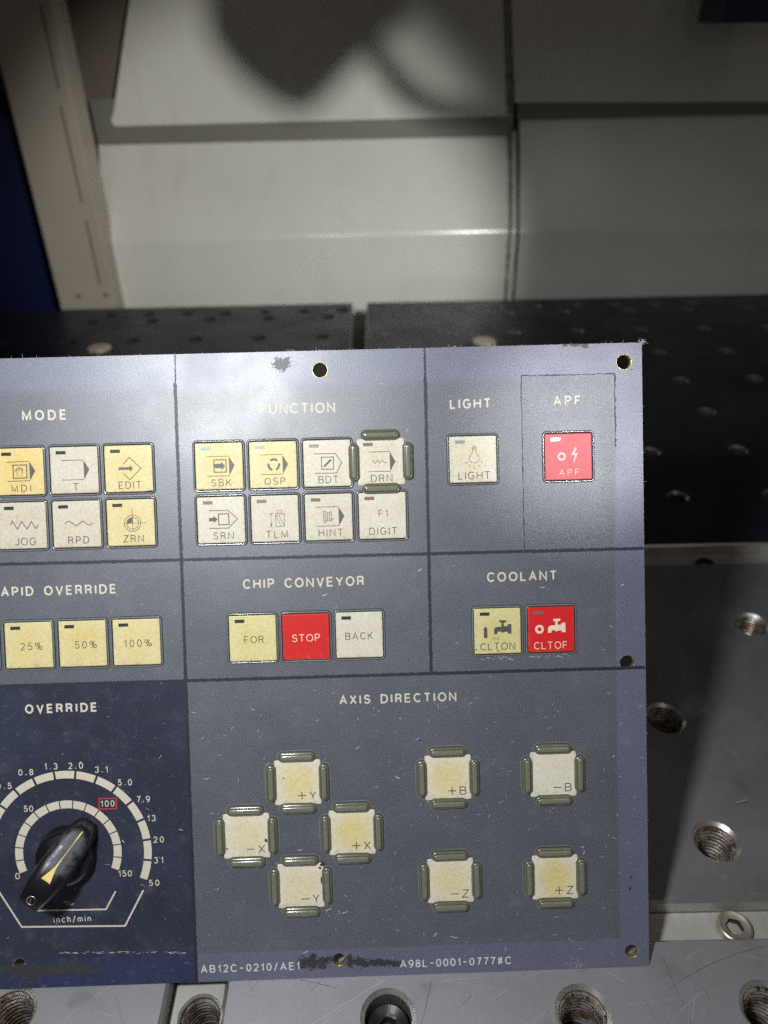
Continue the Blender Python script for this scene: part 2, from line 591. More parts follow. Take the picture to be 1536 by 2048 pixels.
GL = {
    'A': (0.78, [[(0, 0), (0.39, 1), (0.78, 0)], [(0.14, 0.33), (0.64, 0.33)]]),
    'B': (0.66, [[(0, 0), (0, 1), (0.38, 1)] + A_(0.38, 0.76, 0.24, 0.24, 90, -90, 8) + [(0, 0.52)], [(0, 0.52), (0.40, 0.52)] + A_(0.40, 0.26, 0.26, 0.26, 90, -90, 8) + [(0, 0)]]),
    'C': (0.76, [A_(0.42, 0.5, 0.42, 0.5, 42, 318, 22)]),
    'D': (0.74, [[(0, 0), (0, 1), (0.32, 1)] + A_(0.32, 0.5, 0.42, 0.5, 90, -90, 16) + [(0, 0)]]),
    'E': (0.60, [[(0.60, 1), (0, 1), (0, 0), (0.61, 0)], [(0, 0.52), (0.55, 0.52)]]),
    'F': (0.57, [[(0.57, 1), (0, 1), (0, 0)], [(0, 0.5), (0.50, 0.5)]]),
    'G': (0.82, [A_(0.42, 0.5, 0.42, 0.5, 42, 330, 22) + [(0.80, 0.46), (0.46, 0.46)]]),
    'H': (0.72, [[(0, 0), (0, 1)], [(0.72, 0), (0.72, 1)], [(0, 0.52), (0.72, 0.52)]]),
    'I': (0.02, [[(0.01, 0), (0.01, 1)]]),
    'J': (0.50, [[(0.50, 1), (0.50, 0.26)] + A_(0.25, 0.26, 0.25, 0.26, 0, -170, 10)]),
    'K': (0.68, [[(0, 0), (0, 1)], [(0.65, 1), (0, 0.36)], [(0.22, 0.58), (0.68, 0)]]),
    'L': (0.54, [[(0, 1), (0, 0), (0.54, 0)]]),
    'M': (0.86, [[(0, 0), (0, 1), (0.43, 0.08), (0.86, 1), (0.86, 0)]]),
    'N': (0.74, [[(0, 0), (0, 1), (0.74, 0), (0.74, 1)]]),
    'O': (0.88, [A_(0.44, 0.5, 0.44, 0.5, 0, 360, 30)]),
    'P': (0.62, [[(0, 0), (0, 1), (0.36, 1)] + A_(0.36, 0.73, 0.26, 0.27, 90, -90, 10) + [(0, 0.46)]]),
    'R': (0.66, [[(0, 0), (0, 1), (0.38, 1)] + A_(0.38, 0.75, 0.25, 0.25, 90, -90, 10) + [(0, 0.50)], [(0.36, 0.50), (0.56, 0.36), (0.60, 0.12), (0.66, 0)]]),
    'S': (0.64, [A_(0.32, 0.745, 0.28, 0.255, 20, 250, 12) + A_(0.32, 0.265, 0.32, 0.265, 75, -165, 14)]),
    'T': (0.70, [[(0, 1), (0.70, 1)], [(0.35, 1), (0.35, 0)]]),
    'U': (0.72, [[(0, 1), (0, 0.34)] + A_(0.36, 0.34, 0.36, 0.34, 180, 360, 14) + [(0.72, 1)]]),
    'V': (0.74, [[(0, 1), (0.37, 0), (0.74, 1)]]),
    'X': (0.68, [[(0, 0), (0.68, 1)], [(0, 1), (0.68, 0)]]),
    'Y': (0.72, [[(0, 1), (0.36, 0.45), (0.72, 1)], [(0.36, 0.45), (0.36, 0)]]),
    'Z': (0.64, [[(0.02, 1), (0.63, 1), (0, 0), (0.64, 0)]]),
    '0': (0.58, [A_(0.29, 0.5, 0.29, 0.5, 0, 360, 26)]),
    '1': (0.30, [[(0, 0.76), (0.14, 0.80), (0.26, 1), (0.26, 0)]]),
    '2': (0.56, [A_(0.28, 0.71, 0.27, 0.29, 165, -30, 12) + [(0.02, 0), (0.57, 0)]]),
    '3': (0.56, [A_(0.27, 0.755, 0.24, 0.245, 160, -80, 12), A_(0.27, 0.265, 0.29, 0.265, 85, -160, 14)]),
    '5': (0.56, [[(0.52, 1), (0.10, 1), (0.04, 0.50)] + A_(0.27, 0.32, 0.29, 0.32, 135, -155, 16)]),
    '7': (0.55, [[(0, 1), (0.55, 1), (0.38, 0.62), (0.20, 0)]]),
    '8': (0.56, [A_(0.28, 0.76, 0.24, 0.24, 0, 360, 20), A_(0.28, 0.26, 0.28, 0.26, 0, 360, 20)]),
    '9': (0.56, [A_(0.28, 0.68, 0.28, 0.32, 0, 360, 22), A_(0.20, 0.60, 0.36, 0.60, -5, -105, 10)]),
    '%': (0.92, [A_(0.19, 0.76, 0.19, 0.24, 0, 360, 16), A_(0.74, 0.24, 0.19, 0.24, 0, 360, 16), [(0.66, 1), (0.26, 0)]]),
    '/': (0.40, [[(0, -0.12), (0.40, 1.08)]]),
    '-': (0.50, [[(0.02, 0.48), (0.48, 0.48)]]),
    '.': (0.10, [[(0.0, 0.06), (0.13, 0.06)]]),
    '+': (0.80, [[(0, 0.48), (0.8, 0.48)], [(0.4, 0.1), (0.4, 0.86)]]),
    '#': (0.66, [[(0.18, -0.06), (0.18, 1.02)], [(0.48, 0.0), (0.48, 1.08)], [(0, 0.24), (0.66, 0.36)], [(0, 0.64), (0.66, 0.76)]]),
    'i': (0.02, [[(0.01, 0), (0.01, 0.7)], [(0.01, 0.88), (0.01, 1.0)]]),
    'n': (0.46, [[(0, 0), (0, 0.7)], [(0, 0.45)] + A_(0.23, 0.45, 0.23, 0.25, 180, 0, 12) + [(0.46, 0)]]),
    'c': (0.48, [A_(0.27, 0.35, 0.27, 0.35, 45, 315, 18)]),
    'h': (0.46, [[(0, 0), (0, 1)], [(0, 0.45)] + A_(0.23, 0.45, 0.23, 0.25, 180, 0, 12) + [(0.46, 0)]]),
    'm': (0.76, [[(0, 0), (0, 0.7)], [(0, 0.48)] + A_(0.19, 0.48, 0.19, 0.22, 180, 0, 12) + [(0.38, 0)], [(0.38, 0.48)] + A_(0.57, 0.48, 0.19, 0.22, 180, 0, 12) + [(0.76, 0)]]),
    ' ': (0.42, []),
}


def text(mb, s, x0, x1, y, cap, w, z, mi=0, xs=1.0):
    """letters of cap height cap from x0 to x1 (outer edges) on baseline y, stroke width w"""
    g = [GL[c] for c in s]
    n = len(g)
    cap_i = cap - w                               # centre-line cap height
    tot = sum(a for a, _ in g) * cap_i * xs + w
    if n > 1:
        gap = (x1 - x0 - tot) / (n - 1)
        gmin = w * 1.25
        if gap < gmin:
            xs *= max(0.3, ((x1 - x0) - w - gmin * (n - 1)) / (tot - w))
            gap = gmin
    else:
        gap = 0
        if g[0][0] > 0.1:
            xs = (x1 - x0 - w) / (g[0][0] * cap_i)
    x = x0 + w / 2
    for a, st in g:
        for p in st:
            cl = (Vector(p[0]) - Vector(p[-1])).length < 1e-4 and len(p) > 3
            mb.stroke([(x + px * cap_i * xs, y + w / 2 + py * cap_i) for px, py in p], w, z, cl, mi)
        x += a * cap_i * xs + gap


class Crop:
    """coordinates read off an enlarged piece of the photo -> panel mm relative to a point"""

    def __init__(self, x0, y0, s, o=(0, 0)):
        self.x0, self.y0, self.s, self.o = x0, y0, s, o

    def __call__(self, x, y):
        u, v = uv(self.x0 + x / self.s, self.y0 + y / self.s)
        return u - self.o[0], v - self.o[1]

    def pts(self, L):
        return [self(*p) for p in L]

    def mm(self, d):
        return d / self.s / 5.33

    def text(self, mb, s, a, b, cap, w, z, mi=0, xs=1.0):
        p, q = self(*a), self(*b)
        text(mb, s, p[0], q[0], (p[1] + q[1]) / 2, self.mm(cap), self.mm(w), z, mi, xs)


def loc2(u, v):
    return (u - BU, v - BV)


# ------------------------------------------------------------------ machine table: plates, slots, screws
GX = [-140.5, -70.3, -2.5, 69.5, 140.0, 212.0, 285.5, 358.0]


def threaded_hole(parent, x, y, r, depth=22.0, pitch=2.3, ztop=-1.6):
    mb = MB()
    n, per = 40, 6
    rings = []
    steps = int(depth / pitch * per)
    for i in range(steps + 1):
        ring = []
        for k in range(n + 1):
            z = ztop - i * pitch / per - pitch * k / n
            ph = (i % per) / per
            q = r - 0.15 - 0.95 * (0.5 - 0.5 * math.cos(2 * PI * ph)) ** 0.8
            if i < 2:
                q = r - 0.12
            ring.append((x + q * math.cos(2 * PI * k / n), y + q * math.sin(2 * PI * k / n), min(z, -0.9)))
        rings.append(ring)
    vs = [p for rg in rings for p in rg]
    m = n + 1
    fs = [(a * m + i, a * m + i + 1, (a + 1) * m + i + 1, (a + 1) * m + i) for a in range(steps) for i in range(n)]
    mb.add(vs, fs, 0, True)
    zb = ztop - depth - 1
    mb.add([(x + r * math.cos(2 * PI * k / 24), y + r * math.sin(2 * PI * k / 24), zb) for k in range(24)], [list(range(24))], 1)
    mb.build('threaded_hole', ['thread', 'hole_dark'], parent)


TS = 1.025


def plate(name, x0, x1, y0, y1, holes, mat, label, zt=0.0, zb=-26.0, ch=1.1, cat='fixture plate', group='steel fixture plates of the machine table', threads=(), liner='chamfer', scratches=0, dings=()):
    x0, x1, y0, y1 = x0 * TS, x1 * TS, y0 * TS, y1 * TS
    holes = [(h[0] * TS, h[1] * TS, h[2] * TS) for h in holes]
    threads = [(h[0] * TS, h[1] * TS, h[2] * TS) for h in threads]
    cx, cy = (x0 + x1) / 2, (y0 + y1) / 2
    mb = MB()
    holed_slab(mb, x0 - cx, x1 - cx, y0 - cy, y1 - cy, [(h[0] - cx, h[1] - cy, h[2]) for h in holes], zt, zb, ch, mi_wall=4)
    for _ in range(scratches):
        px, py = random.uniform(-150, 230) - cx, random.uniform(105, min(y1, 330)) - cy
        a, L, k = random.choice((0.1, 0.35, -0.45, 0.9, -1.2)) + random.uniform(-0.35, 0.35), random.choice((4, 8, 14, 26, 45)), random.uniform(-0.006, 0.006)
        pts = []
        for i in range(13):
            t = (i / 12 - 0.5) * L
            pts.append((px + t * math.cos(a) - k * t * t * math.sin(a), py + t * math.sin(a) + k * t * t * math.cos(a)))
        if all(x0 - cx + 2 < q[0] < x1 - cx - 2 and y0 - cy + 2 < q[1] < y1 - cy - 2 and all(math.hypot(q[0] - h[0] + cx, q[1] - h[1] + cy) > h[2] + 2 for h in holes) for q in pts):
            w = random.choice((0.06, 0.08, 0.12, 0.2))
            mb.stroke(pts, w, zt + 0.01, mi=2 if random.random() < 0.7 else 3, jit=w * 0.4)
            mb.zk %= 12
    for dx_, dy_, L, a in dings:
        gx, gy = dx_ - cx, dy_ - cy
        mb.stroke([(gx + t * L * math.cos(a), gy + t * L * math.sin(a) - 0.5) for t in (-0.5, -0.2, 0.1, 0.5)], L * 0.16, zt + 0.012, mi=3, jit=0.25)
        mb.stroke([(gx + t * L * math.cos(a), gy + t * L * math.sin(a)) for t in (-0.5, -0.1, 0.2, 0.5)], L * 0.1, zt + 0.012, mi=2, jit=0.2)
    o = mb.build(name, [mat, liner, 'scratch', 'stain', 'bar'], None, (cx * MM, cy * MM, 0))
    tag(o, label, cat, group)
    for (x, y, r) in threads:
        threaded_hole(o, x - cx, y - cy, r)
    return o


Z1, Z2, Z3, Z4 = 158.0, 172.5, 396.0, 416.5      # plate edges in depth (mm)
SX0, SX1 = -84.0, -62.5                           # the slot running away from the camera
RH = 8.6
front_y, r1, r2, r3 = 132.5, 199.0, 268.0, 337.0
hl = [(-140.5, front_y + 4, RH)]
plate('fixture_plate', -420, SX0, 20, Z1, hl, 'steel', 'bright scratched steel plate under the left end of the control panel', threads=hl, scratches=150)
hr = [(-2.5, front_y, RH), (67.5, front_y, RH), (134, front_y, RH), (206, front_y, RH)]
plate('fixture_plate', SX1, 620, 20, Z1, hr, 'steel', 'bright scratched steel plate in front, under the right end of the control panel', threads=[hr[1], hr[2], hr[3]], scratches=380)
hm = [(x, y, RH) for y in (r1, r2, r3) for x in (-208, -140.5, -70.3, -2.5, 69.5, 140.0, 212.0, 284, 356)]
hm = [h for h in hm if not (abs(h[0] - 69.5) < 1 and h[1] < 240)]
plate('fixture_plate', -420, 620, Z2, Z3, hm, 'steel_mid', 'shade-darkened steel plate with large threaded holes beside the control panel',
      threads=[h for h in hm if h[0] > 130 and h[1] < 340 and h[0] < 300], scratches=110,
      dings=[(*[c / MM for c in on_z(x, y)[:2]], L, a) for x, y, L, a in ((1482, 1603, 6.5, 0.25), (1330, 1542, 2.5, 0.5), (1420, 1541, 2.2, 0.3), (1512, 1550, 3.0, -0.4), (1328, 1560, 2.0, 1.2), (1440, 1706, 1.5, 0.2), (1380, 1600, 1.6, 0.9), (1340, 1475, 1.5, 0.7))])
RB = 6.4
rows = [477, 546, 617, 687, 758, 827]
xb0, xb1 = -33.5, -16.0
hbL, hbR = [], []
for j, y in enumerate(rows):
    for i in range(-6, 8):
        x = 3.5 + 70.8 * i + (0.6 * j)
        if abs(x - xb0) < 9 or abs(x - xb1) < 9:
            continue
        if j == 5 and (abs(x + 306) < 12 or abs(x - 113) < 16):
            continue
        (hbL if x < xb0 else hbR).append((x, y, RB))
for x in (-342, -271, -202, -132, -61, 13, 151, 218, 293, 364, 436):
    (hbL if x < xb0 else hbR).append((x, 893, RB))
for x in (-327, -280, -233, -187, -139, -92, -45.5, 1.5, 47.5, 94.5, 141, 188, 235, 283, 330, 377):
    (hbL if x < xb0 else hbR).append((x, 916, 6.0))
plate('fixture_plate', -520, xb0, Z4, 944, hbL, 'steel_far', 'drilled plate at the back, shade-darkened to black, left of the narrow gap', liner='steel_far')
plate('fixture_plate', xb1, 620, Z4, 944, hbR, 'steel_far', 'drilled plate at the back, shade-darkened to black, right of the narrow gap', liner='liner_far')

mb = MB(); mb.box(-700, 900, -200, 1005, -46, -27)
tag(mb.build('machine_bed_ground', 'black'), kind='structure')

for (y0, y1, lab) in ((Z1, Z2, 'worn slot strip between the bright front plates and the dark plate'), (Z3, Z4, 'worn slot strip between the shade-darkened plate and the black drilled plate')):
    mb = MB()
    mb.box(-420 * TS, 620 * TS, y0 * TS + 1.5, y1 * TS - 0.5, -26.5, -7.5)
    tag(mb.build('slot_strip', 'bar'), lab, 'slot strip', 'steel strips in the table slots')
cx = (SX0 + SX1) / 2 * TS
mb = MB()
cy = 91
holed_slab(mb, -9.8, 9.8, 22 - cy, Z1 * TS - 1 - cy, [(1.5, front_y * TS + 4.5 - cy, 7.6)], -7.0, -26, 0.6)
strip = tag(mb.build('slot_strip', ['bar', 'chamfer'], None, (cx * MM, cy * MM, 0)), 'stained strip in the slot below the panel, with one threaded hole', 'slot strip', 'steel strips in the table slots')
threaded_hole(strip, 1.5, front_y * TS + 4.5 - cy, 7.6, ztop=-8.2)


def socket_screw(name, x, y, z, R, rh, mat, label, cone=0.0, mat_in='hole_dark', hexdepth=5.0, body=12.0, tilt=0.0):
    """screw with a flat rim and a hex socket"""
    mb = MB()
    n = 36
    def ring(r, zz): return [(r * math.cos(2 * PI * k / n), r * math.sin(2 * PI * k / n), zz) for k in range(n)]
    def hexr(r, zz):
        out = []
        for k in range(n):
            a = 2 * PI * k / n + 0.3
            m = (a % (PI / 3)) - PI / 6
            q = r * math.cos(PI / 6) / math.cos(m)
            out.append((q * math.cos(2 * PI * k / n), q * math.sin(2 * PI * k / n), zz))
        return out
    loops(mb, [ring(R, -body), ring(R, -0.9), ring(R - 0.35, -0.3), ring(R - 0.9, 0)], 0, True)
    loops(mb, [ring(R - 0.9, 0), ring(rh * 1.25, -cone)], 0, False)
    loops(mb, [ring(rh * 1.25, -cone), hexr(rh, -cone - 0.3)], 0, False)
    o = mb.build(name, [mat], None, (x * MM, y * MM, z * MM))
    tag(o, label, 'screw')
    mb = MB()
    loops(mb, [hexr(rh, -cone - 0.3), hexr(rh, -hexdepth)], 0, False)
    mb.add(hexr(rh, -hexdepth), [list(range(n))], 0)
    mb.build('hex_socket', mat_in, o)
    return o


ps = on_z(1470, 1852, -4.0 * MM) / MM
socket_screw('socket_screw', ps.x, ps.y, -3.6, 6.8, 3.7, 'screw', 'pale stained screw with a hexagon socket in the slot right of the panel', 0.5, 'rust', 4.0, 4.0)
socket_screw('socket_screw', -2.5 * TS, front_y * TS, -5.0, 7.6, 3.4, 'screw_black', 'black set screw sunk in a hole of the front plate', 1.2, 'hole_dark', 6.0, 10.0)
ps = on_z(1410, 1124, -5 * MM) / MM
socket_screw('socket_screw', ps.x, ps.y - 1, -4.6, 6.2, 3.0, 'screw_black', 'small dark screw in the far slot, right of the panel', 0.5, 'hole_dark', 4.0, 4.0)
for px, py, lab in ((198, 696, 'pale round plug in the black plate, left of the gap'), (969, 682, 'pale round plug in the black plate, right of the gap')):
    p = on_z(px, py, 0.6 * MM) / MM
    mb = MB(); n = 36
    loops(mb, [[(r * math.cos(2 * PI * k / n), r * math.sin(2 * PI * k / n), z) for k in range(n)] for r, z in ((13.2, -0.55), (13.0, 0.3), (12.2, 0.7), (9.0, 0.85))], 0, True)
    mb.add([(9.0 * math.cos(2 * PI * k / n), 9.0 * math.sin(2 * PI * k / n), 0.85) for k in range(n)], [list(range(n))], 0, True)
    tag(mb.build('plug', 'plug', None, (p.x * MM, p.y * MM, 0.6 * MM)), lab, 'plug', 'round plugs in the back plates')


# ------------------------------------------------------------------ machine enclosure behind the table
def wpoly(mb, pts, mi=0, smooth=False):
    mb.add([tuple(p / MM) for p in pts], [list(range(len(pts)))], mi, smooth)


def extruded(mb, prof_l, prof_r, mi=0, th=3.0):
    """a bent sheet between a left and a right profile (lists of world points), smooth over its bends"""
    n = len(prof_l)
    vs = [tuple(p / MM) for p in prof_l] + [tuple(p / MM) for p in prof_r]
    mb.add(vs, [(i, n + i, n + i + 1, i + 1) for i in range(n - 1)], mi, False)


def bent_profile(px_bot, px_cr, px_top, Y, Yt, x_of):
    """lower sheet upright, rounded bend, then leaning back; x_of(z) gives the edge"""
    zc = on_y(px_cr[0], px_cr[1], Y).z
    zt = on_y(px_top[0], px_top[1], Yt).z
    ang = math.atan2(Yt - Y, zt - zc)
    r = 0.022
    t = r * math.tan(ang / 2)
    P = [(Y, -0.12), (Y, zc - t)]
    for k in range(1, 8):
        a = ang * k / 8
        P.append((Y + r * (1 - math.cos(a)), zc - t + r * math.sin(a)))
    P.append((Y + t * math.sin(ang), zc + t * math.cos(ang)))
    P.append((Yt, zt))
    return [Vector((x_of(z), y, z)) for y, z in P]


WY, WT = 1.02, 1.072
xl_b, xl_t = on_y(239, 604, WY).x, on_y(196, 283, WT).x
xr_b = on_y(1024, 600, WY).x
xr_t = on_y(1032, 262, WT).x
zt = on_y(600, 274, WT).z
pl = bent_profile(None, (600, 474), (300, 281), WY, WT, lambda z: xl_b + (xl_t - xl_b) * max(0, z) / zt)
pr_ = bent_profile(None, (900, 468), (900, 266), WY, WT, lambda z: xr_b + (xr_t - xr_b) * max(0, z) / zt)
mb = MB(); extruded(mb, pl, pr_)
W1 = tag(mb.build('enclosure_wall', 'wall'), 'cream bent sheet wall behind the table, left of the dark seam', 'wall', None, 'structure')
mb = MB()
YU = 1.062
c = [on_y(222, 253, YU), on_y(1024, 232, YU), on_y(1012, -140, YU), on_y(279, -140, YU)]
rnd = [on_y(x, y, YU) for x, y in ((227, 225), (222, 242), (229, 253))]
front = [rnd[2], c[1], c[2], c[3], rnd[0], rnd[1]]
back = [p + Vector((0, 0.02, 0)) for p in front]
wpoly(mb, front)
for i in range(len(front)):
    j = (i + 1) % len(front)
    wpoly(mb, [front[i], back[i], back[j], front[j]])
mb.build('upper_sheet', 'wall', W1)

x2b, x2t = on_y(1030, 600, WY).x, on_y(1039, 240, WT).x
z2 = on_y(1040, 238, WT).z
pl2 = bent_profile(None, (1040, 466), (1040, 237), WY, WT, lambda z: x2b + (x2t - x2b) * max(0, z) / z2)
pr2 = bent_profile(None, (1040, 466), (1040, 237), WY, WT, lambda z: 0.75)
mb = MB(); extruded(mb, pl2, pr2)
W2 = tag(mb.build('enclosure_wall', 'wall'), 'shaded bent sheet wall behind the table, right of the dark seam', 'wall', None, 'structure')
mb = MB()
c = [on_y(1030, 205, YU), on_y(1600, 203, YU), on_y(1600, -140, YU), on_y(1016, -140, YU)]
wpoly(mb, c)
cb = [p + Vector((0, 0.02, 0)) for p in c]
for i in range(4):
    wpoly(mb, [c[i], cb[i], cb[(i + 1) % 4], c[(i + 1) % 4]])
mb.build('upper_sheet', 'wall', W2)
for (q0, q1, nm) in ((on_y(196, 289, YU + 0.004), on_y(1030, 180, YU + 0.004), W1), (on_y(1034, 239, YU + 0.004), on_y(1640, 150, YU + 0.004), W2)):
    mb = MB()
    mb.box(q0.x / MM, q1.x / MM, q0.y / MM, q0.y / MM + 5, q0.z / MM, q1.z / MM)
    mb.build('shadow_band', 'shadow_band', nm)
# sealed joint between the two walls
mb = MB()
def bead(pix, w, Y, dy=4.0, seg=24, jit=0.35):
    pts = []
    for a, b in zip(pix[:-1], pix[1:]):
        for k in range(seg):
            t = k / seg
            pts.append((a[0] + (b[0] - a[0]) * t, a[1] + (b[1] - a[1]) * t, a[2] + (b[2] - a[2]) * t, a[3] + (b[3] - a[3]) * t))
    pts.append(pix[-1])
    ring = []
    for x, y, Yv, ww in pts:
        p = on_y(x, y, Yv) / MM
        h = ww * random.uniform(1 - jit, 1 + jit) / 2
        ring.append([(p.x - h, p.y, p.z), (p.x - h * 0.5, p.y - dy * 0.6, p.z), (p.x + h * 0.5, p.y - dy * 0.6, p.z), (p.x + h, p.y, p.z)])
    vs = [q for r in ring for q in r]
    mb.add(vs, [(4 * i + k, 4 * i + k + 1, 4 * i + k + 5, 4 * i + k + 4) for i in range(len(ring) - 1) for k in range(3)], 0, True)
bead([(1008, -60, YU, 4), (1016, 170, YU, 5), (1019, 228, YU, 8)], 6, YU)
bead([(1019, 240, WT - 0.002, 8), (1021, 330, 1.052, 4), (1021, 440, 1.026, 4), (1019, 470, WY, 4), (1010, 606, WY, 4)], 6, WY)
bead([(1038, 290, 1.06, 3), (1037, 400, 1.036, 4), (1030, 520, WY, 2), (1027, 606, WY, 3)], 4, WY)
tag(mb.build('wall_seal', 'seal'), 'dirty dark sealant joint between the two cream walls', 'sealant', None, 'thing')
# recessed wall behind everything
mb = MB()
mb.box(-1100, 1100, 1105, 1115, -120, 900)
tag(mb.build('rear_wall', 'wall_back'), 'rear wall, shade put into its brown grey, in the gap beside the beige post', 'wall', None, 'structure')
mb = MB()
q0, q1 = on_y(60, 262, YU + 0.022), on_y(330, -140, YU + 0.022)
mb.box(q0.x / MM, q1.x / MM, q0.y / MM, q0.y / MM + 6, q0.z / MM, q1.z / MM)  # added filler sheet; its brown stands in for shade beside the post
tag(mb.build('shade_filler', 'wall_back'), 'added brown grey filler sheet for the shade between the beige post and the upper cream sheet', 'cover')
# upright beige post
PY = 0.985
a, b = on_y(121, 608, PY), on_y(231, 608, PY)
mb = MB()
w = (b.x - a.x) / MM
prof = [(-w / 2, 0), (w / 2 - 1.5, 0), (w / 2, 1.5), (w / 2, 46), (-w / 2, 46)]
hgt = 520
vs = [(x, y, z) for z in (-60, hgt) for x, y in prof]
n = len(prof)
mb.add(vs, [(i, (i + 1) % n, n + (i + 1) % n, n + i) for i in range(n)] + [list(range(n, 2 * n))])
post = tag(mb.build('frame_post', 'post', None, ((a.x + b.x) / 2, PY, 0)), 'upright beige frame post with dark slots at the left', 'post')
for (p, q) in (((84, 10), (115, 178)), ((123, 213), (163, 405)), ((172, 440), (201, 570))):
    u_, v_ = on_y(p[0], p[1], PY), on_y(q[0], q[1], PY)
    xm = (u_.x + v_.x) / 2 / MM - (a.x + b.x) / 2 / MM
    mb = MB(); mb.box(xm - 1.3, xm + 1.3, -0.5, 1, v_.z / MM, u_.z / MM)
    mb.build('slot', 'seal', post)
for x, y in ((157, 592), (212, 590)):
    p = on_y(x, y, PY) / MM
    mb = MB()
    loops(mb, [[(r * math.cos(2 * PI * k / 12) * (1 + 0.3 * random.random()), d, r * math.sin(2 * PI * k / 12)) for k in range(12)] for r, d in ((3.4, 0.2), (2.6, -1.2), (0.2, -1.6))], 0, True)
    mb.build('screw', 'seal', post, ((p.x - (a.x + b.x) / 2 / MM) * MM, 0, p.z * MM))
# navy column beyond the post
BY = 1.02
mb = MB()
q0, q1 = on_y(-260, 605, BY), on_y(135, 608, BY)
zt_ = on_y(0, 236, BY).z / MM
mb.box(q0.x / MM, q1.x / MM, BY / MM, 1090, -80, zt_)
col = tag(mb.build('machine_column', 'blue'), 'navy blue machine column left of the beige post', 'machine column')
mb = MB()
z_a, z_b = on_y(0, 190, BY).z / MM, on_y(0, 150, BY).z / MM
mb.box(q0.x / MM, q1.x / MM, BY / MM + 14, 1089, zt_ + 0.2, z_a - 0.2)
mb.build('groove', 'black', col)
mb = MB()
mb.box(q0.x / MM, q1.x / MM, BY / MM + 3, 1090, z_a, z_b)
mb.build('trim_band', 'blue', col)
mb = MB()
mb.box(q0.x / MM, q1.x / MM, BY / MM + 4, 1090, z_b + 0.2, 620)
mb.build('cover', 'wall_back', col)
# navy block hanging at the top right
p, q = on_y(1444, 47, 0.92), on_y(1640, -120, 0.92)
mb = MB(); mb.box(p.x / MM, q.x / MM, 920, 990, p.z / MM, q.z / MM)
tag(mb.build('machine_cover', 'blue'), 'navy blue cover corner at the top right before the wall', 'cover')

# added unseen blockers above the frame, cut to shape the shadow on the wall
def toward(px, py, t, Y=YU):
    return WORK + (on_y(px, py, Y) - WORK) * t


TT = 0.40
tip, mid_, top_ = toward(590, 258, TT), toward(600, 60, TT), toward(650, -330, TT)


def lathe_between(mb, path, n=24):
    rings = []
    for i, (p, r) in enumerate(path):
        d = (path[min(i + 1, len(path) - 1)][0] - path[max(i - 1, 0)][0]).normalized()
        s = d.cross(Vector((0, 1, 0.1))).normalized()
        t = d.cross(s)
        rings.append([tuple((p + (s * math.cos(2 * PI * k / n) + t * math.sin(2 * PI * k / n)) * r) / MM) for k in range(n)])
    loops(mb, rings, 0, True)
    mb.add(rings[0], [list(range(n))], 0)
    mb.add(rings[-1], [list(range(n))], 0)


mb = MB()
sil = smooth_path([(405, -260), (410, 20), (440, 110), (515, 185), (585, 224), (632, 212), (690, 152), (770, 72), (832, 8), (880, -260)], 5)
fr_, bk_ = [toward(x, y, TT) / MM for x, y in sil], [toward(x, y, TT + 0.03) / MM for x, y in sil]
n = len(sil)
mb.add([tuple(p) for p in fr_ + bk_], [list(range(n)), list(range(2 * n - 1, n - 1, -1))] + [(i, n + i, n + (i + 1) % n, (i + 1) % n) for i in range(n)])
tag(mb.build('shadow_prism', 'screw_black'), 'unseen dark prism added above the frame to shape the wall shadow', 'light blocker')
mb = MB()
lathe_between(mb, [(toward(742, 70, TT + 0.04), 0.005), (toward(772, 128, TT + 0.04), 0.0065), (toward(815, 182, TT + 0.04), 0.007), (toward(880, 218, TT + 0.04), 0.007), (toward(1030, 228, TT + 0.04), 0.0075)], 12)
tag(mb.build('shadow_tube', 'black'), 'unseen dark tube added to cast the arm of the wall shadow', 'hose')

# ------------------------------------------------------------------ the control panel
panel = empty('control_panel', (0, 0, 0), 'worn blue grey operator control panel with keys and a rotary knob, leaning on the table', 'control panel')
panel.matrix_world = PMAT
UL, UR, VT, VB = -62.0, 231.3, 41.6, -196.5
holes = [(111.8, 34.4, 2.75), (224.5, 34.5, 2.75), (224.2, -78.1, 2.75), (224.4, -190.2, 2.6), (112.1, -189.5, 2.5), (-9.3, -187.1, 2.5)]
hs = [(*loc2(x, y), r) for x, y, r in holes]
xa, ya = loc2(UL, VB); xb, yb = loc2(UR, VT)
mb = MB()
holed_slab(mb, xa, xb, ya, yb, hs, -0.28, -2.4, 0.15)
mb.build('backing_plate', ['alu', 'rim'], panel)
mb = MB()
holed_slab(mb, xa + 0.03, xb - 0.03, ya + 0.03, yb - 0.03, hs, 0.0, -0.27, 0.05)
mb.build('overlay', ['overlay', 'overlay'], panel)
for x, y, r in hs:
    mb = MB(); n = 28
    loops(mb, [[(x + q * math.cos(2 * PI * k / n), y + q * math.sin(2 * PI * k / n), z) for k in range(n)] for q, z in ((r + 0.12, 0.02), (r + 0.02, 0.06), (r - 0.12, -0.1), (r - 0.12, -2.4))], 0, True)
    mb.build('hole_rim', 'rim', panel)

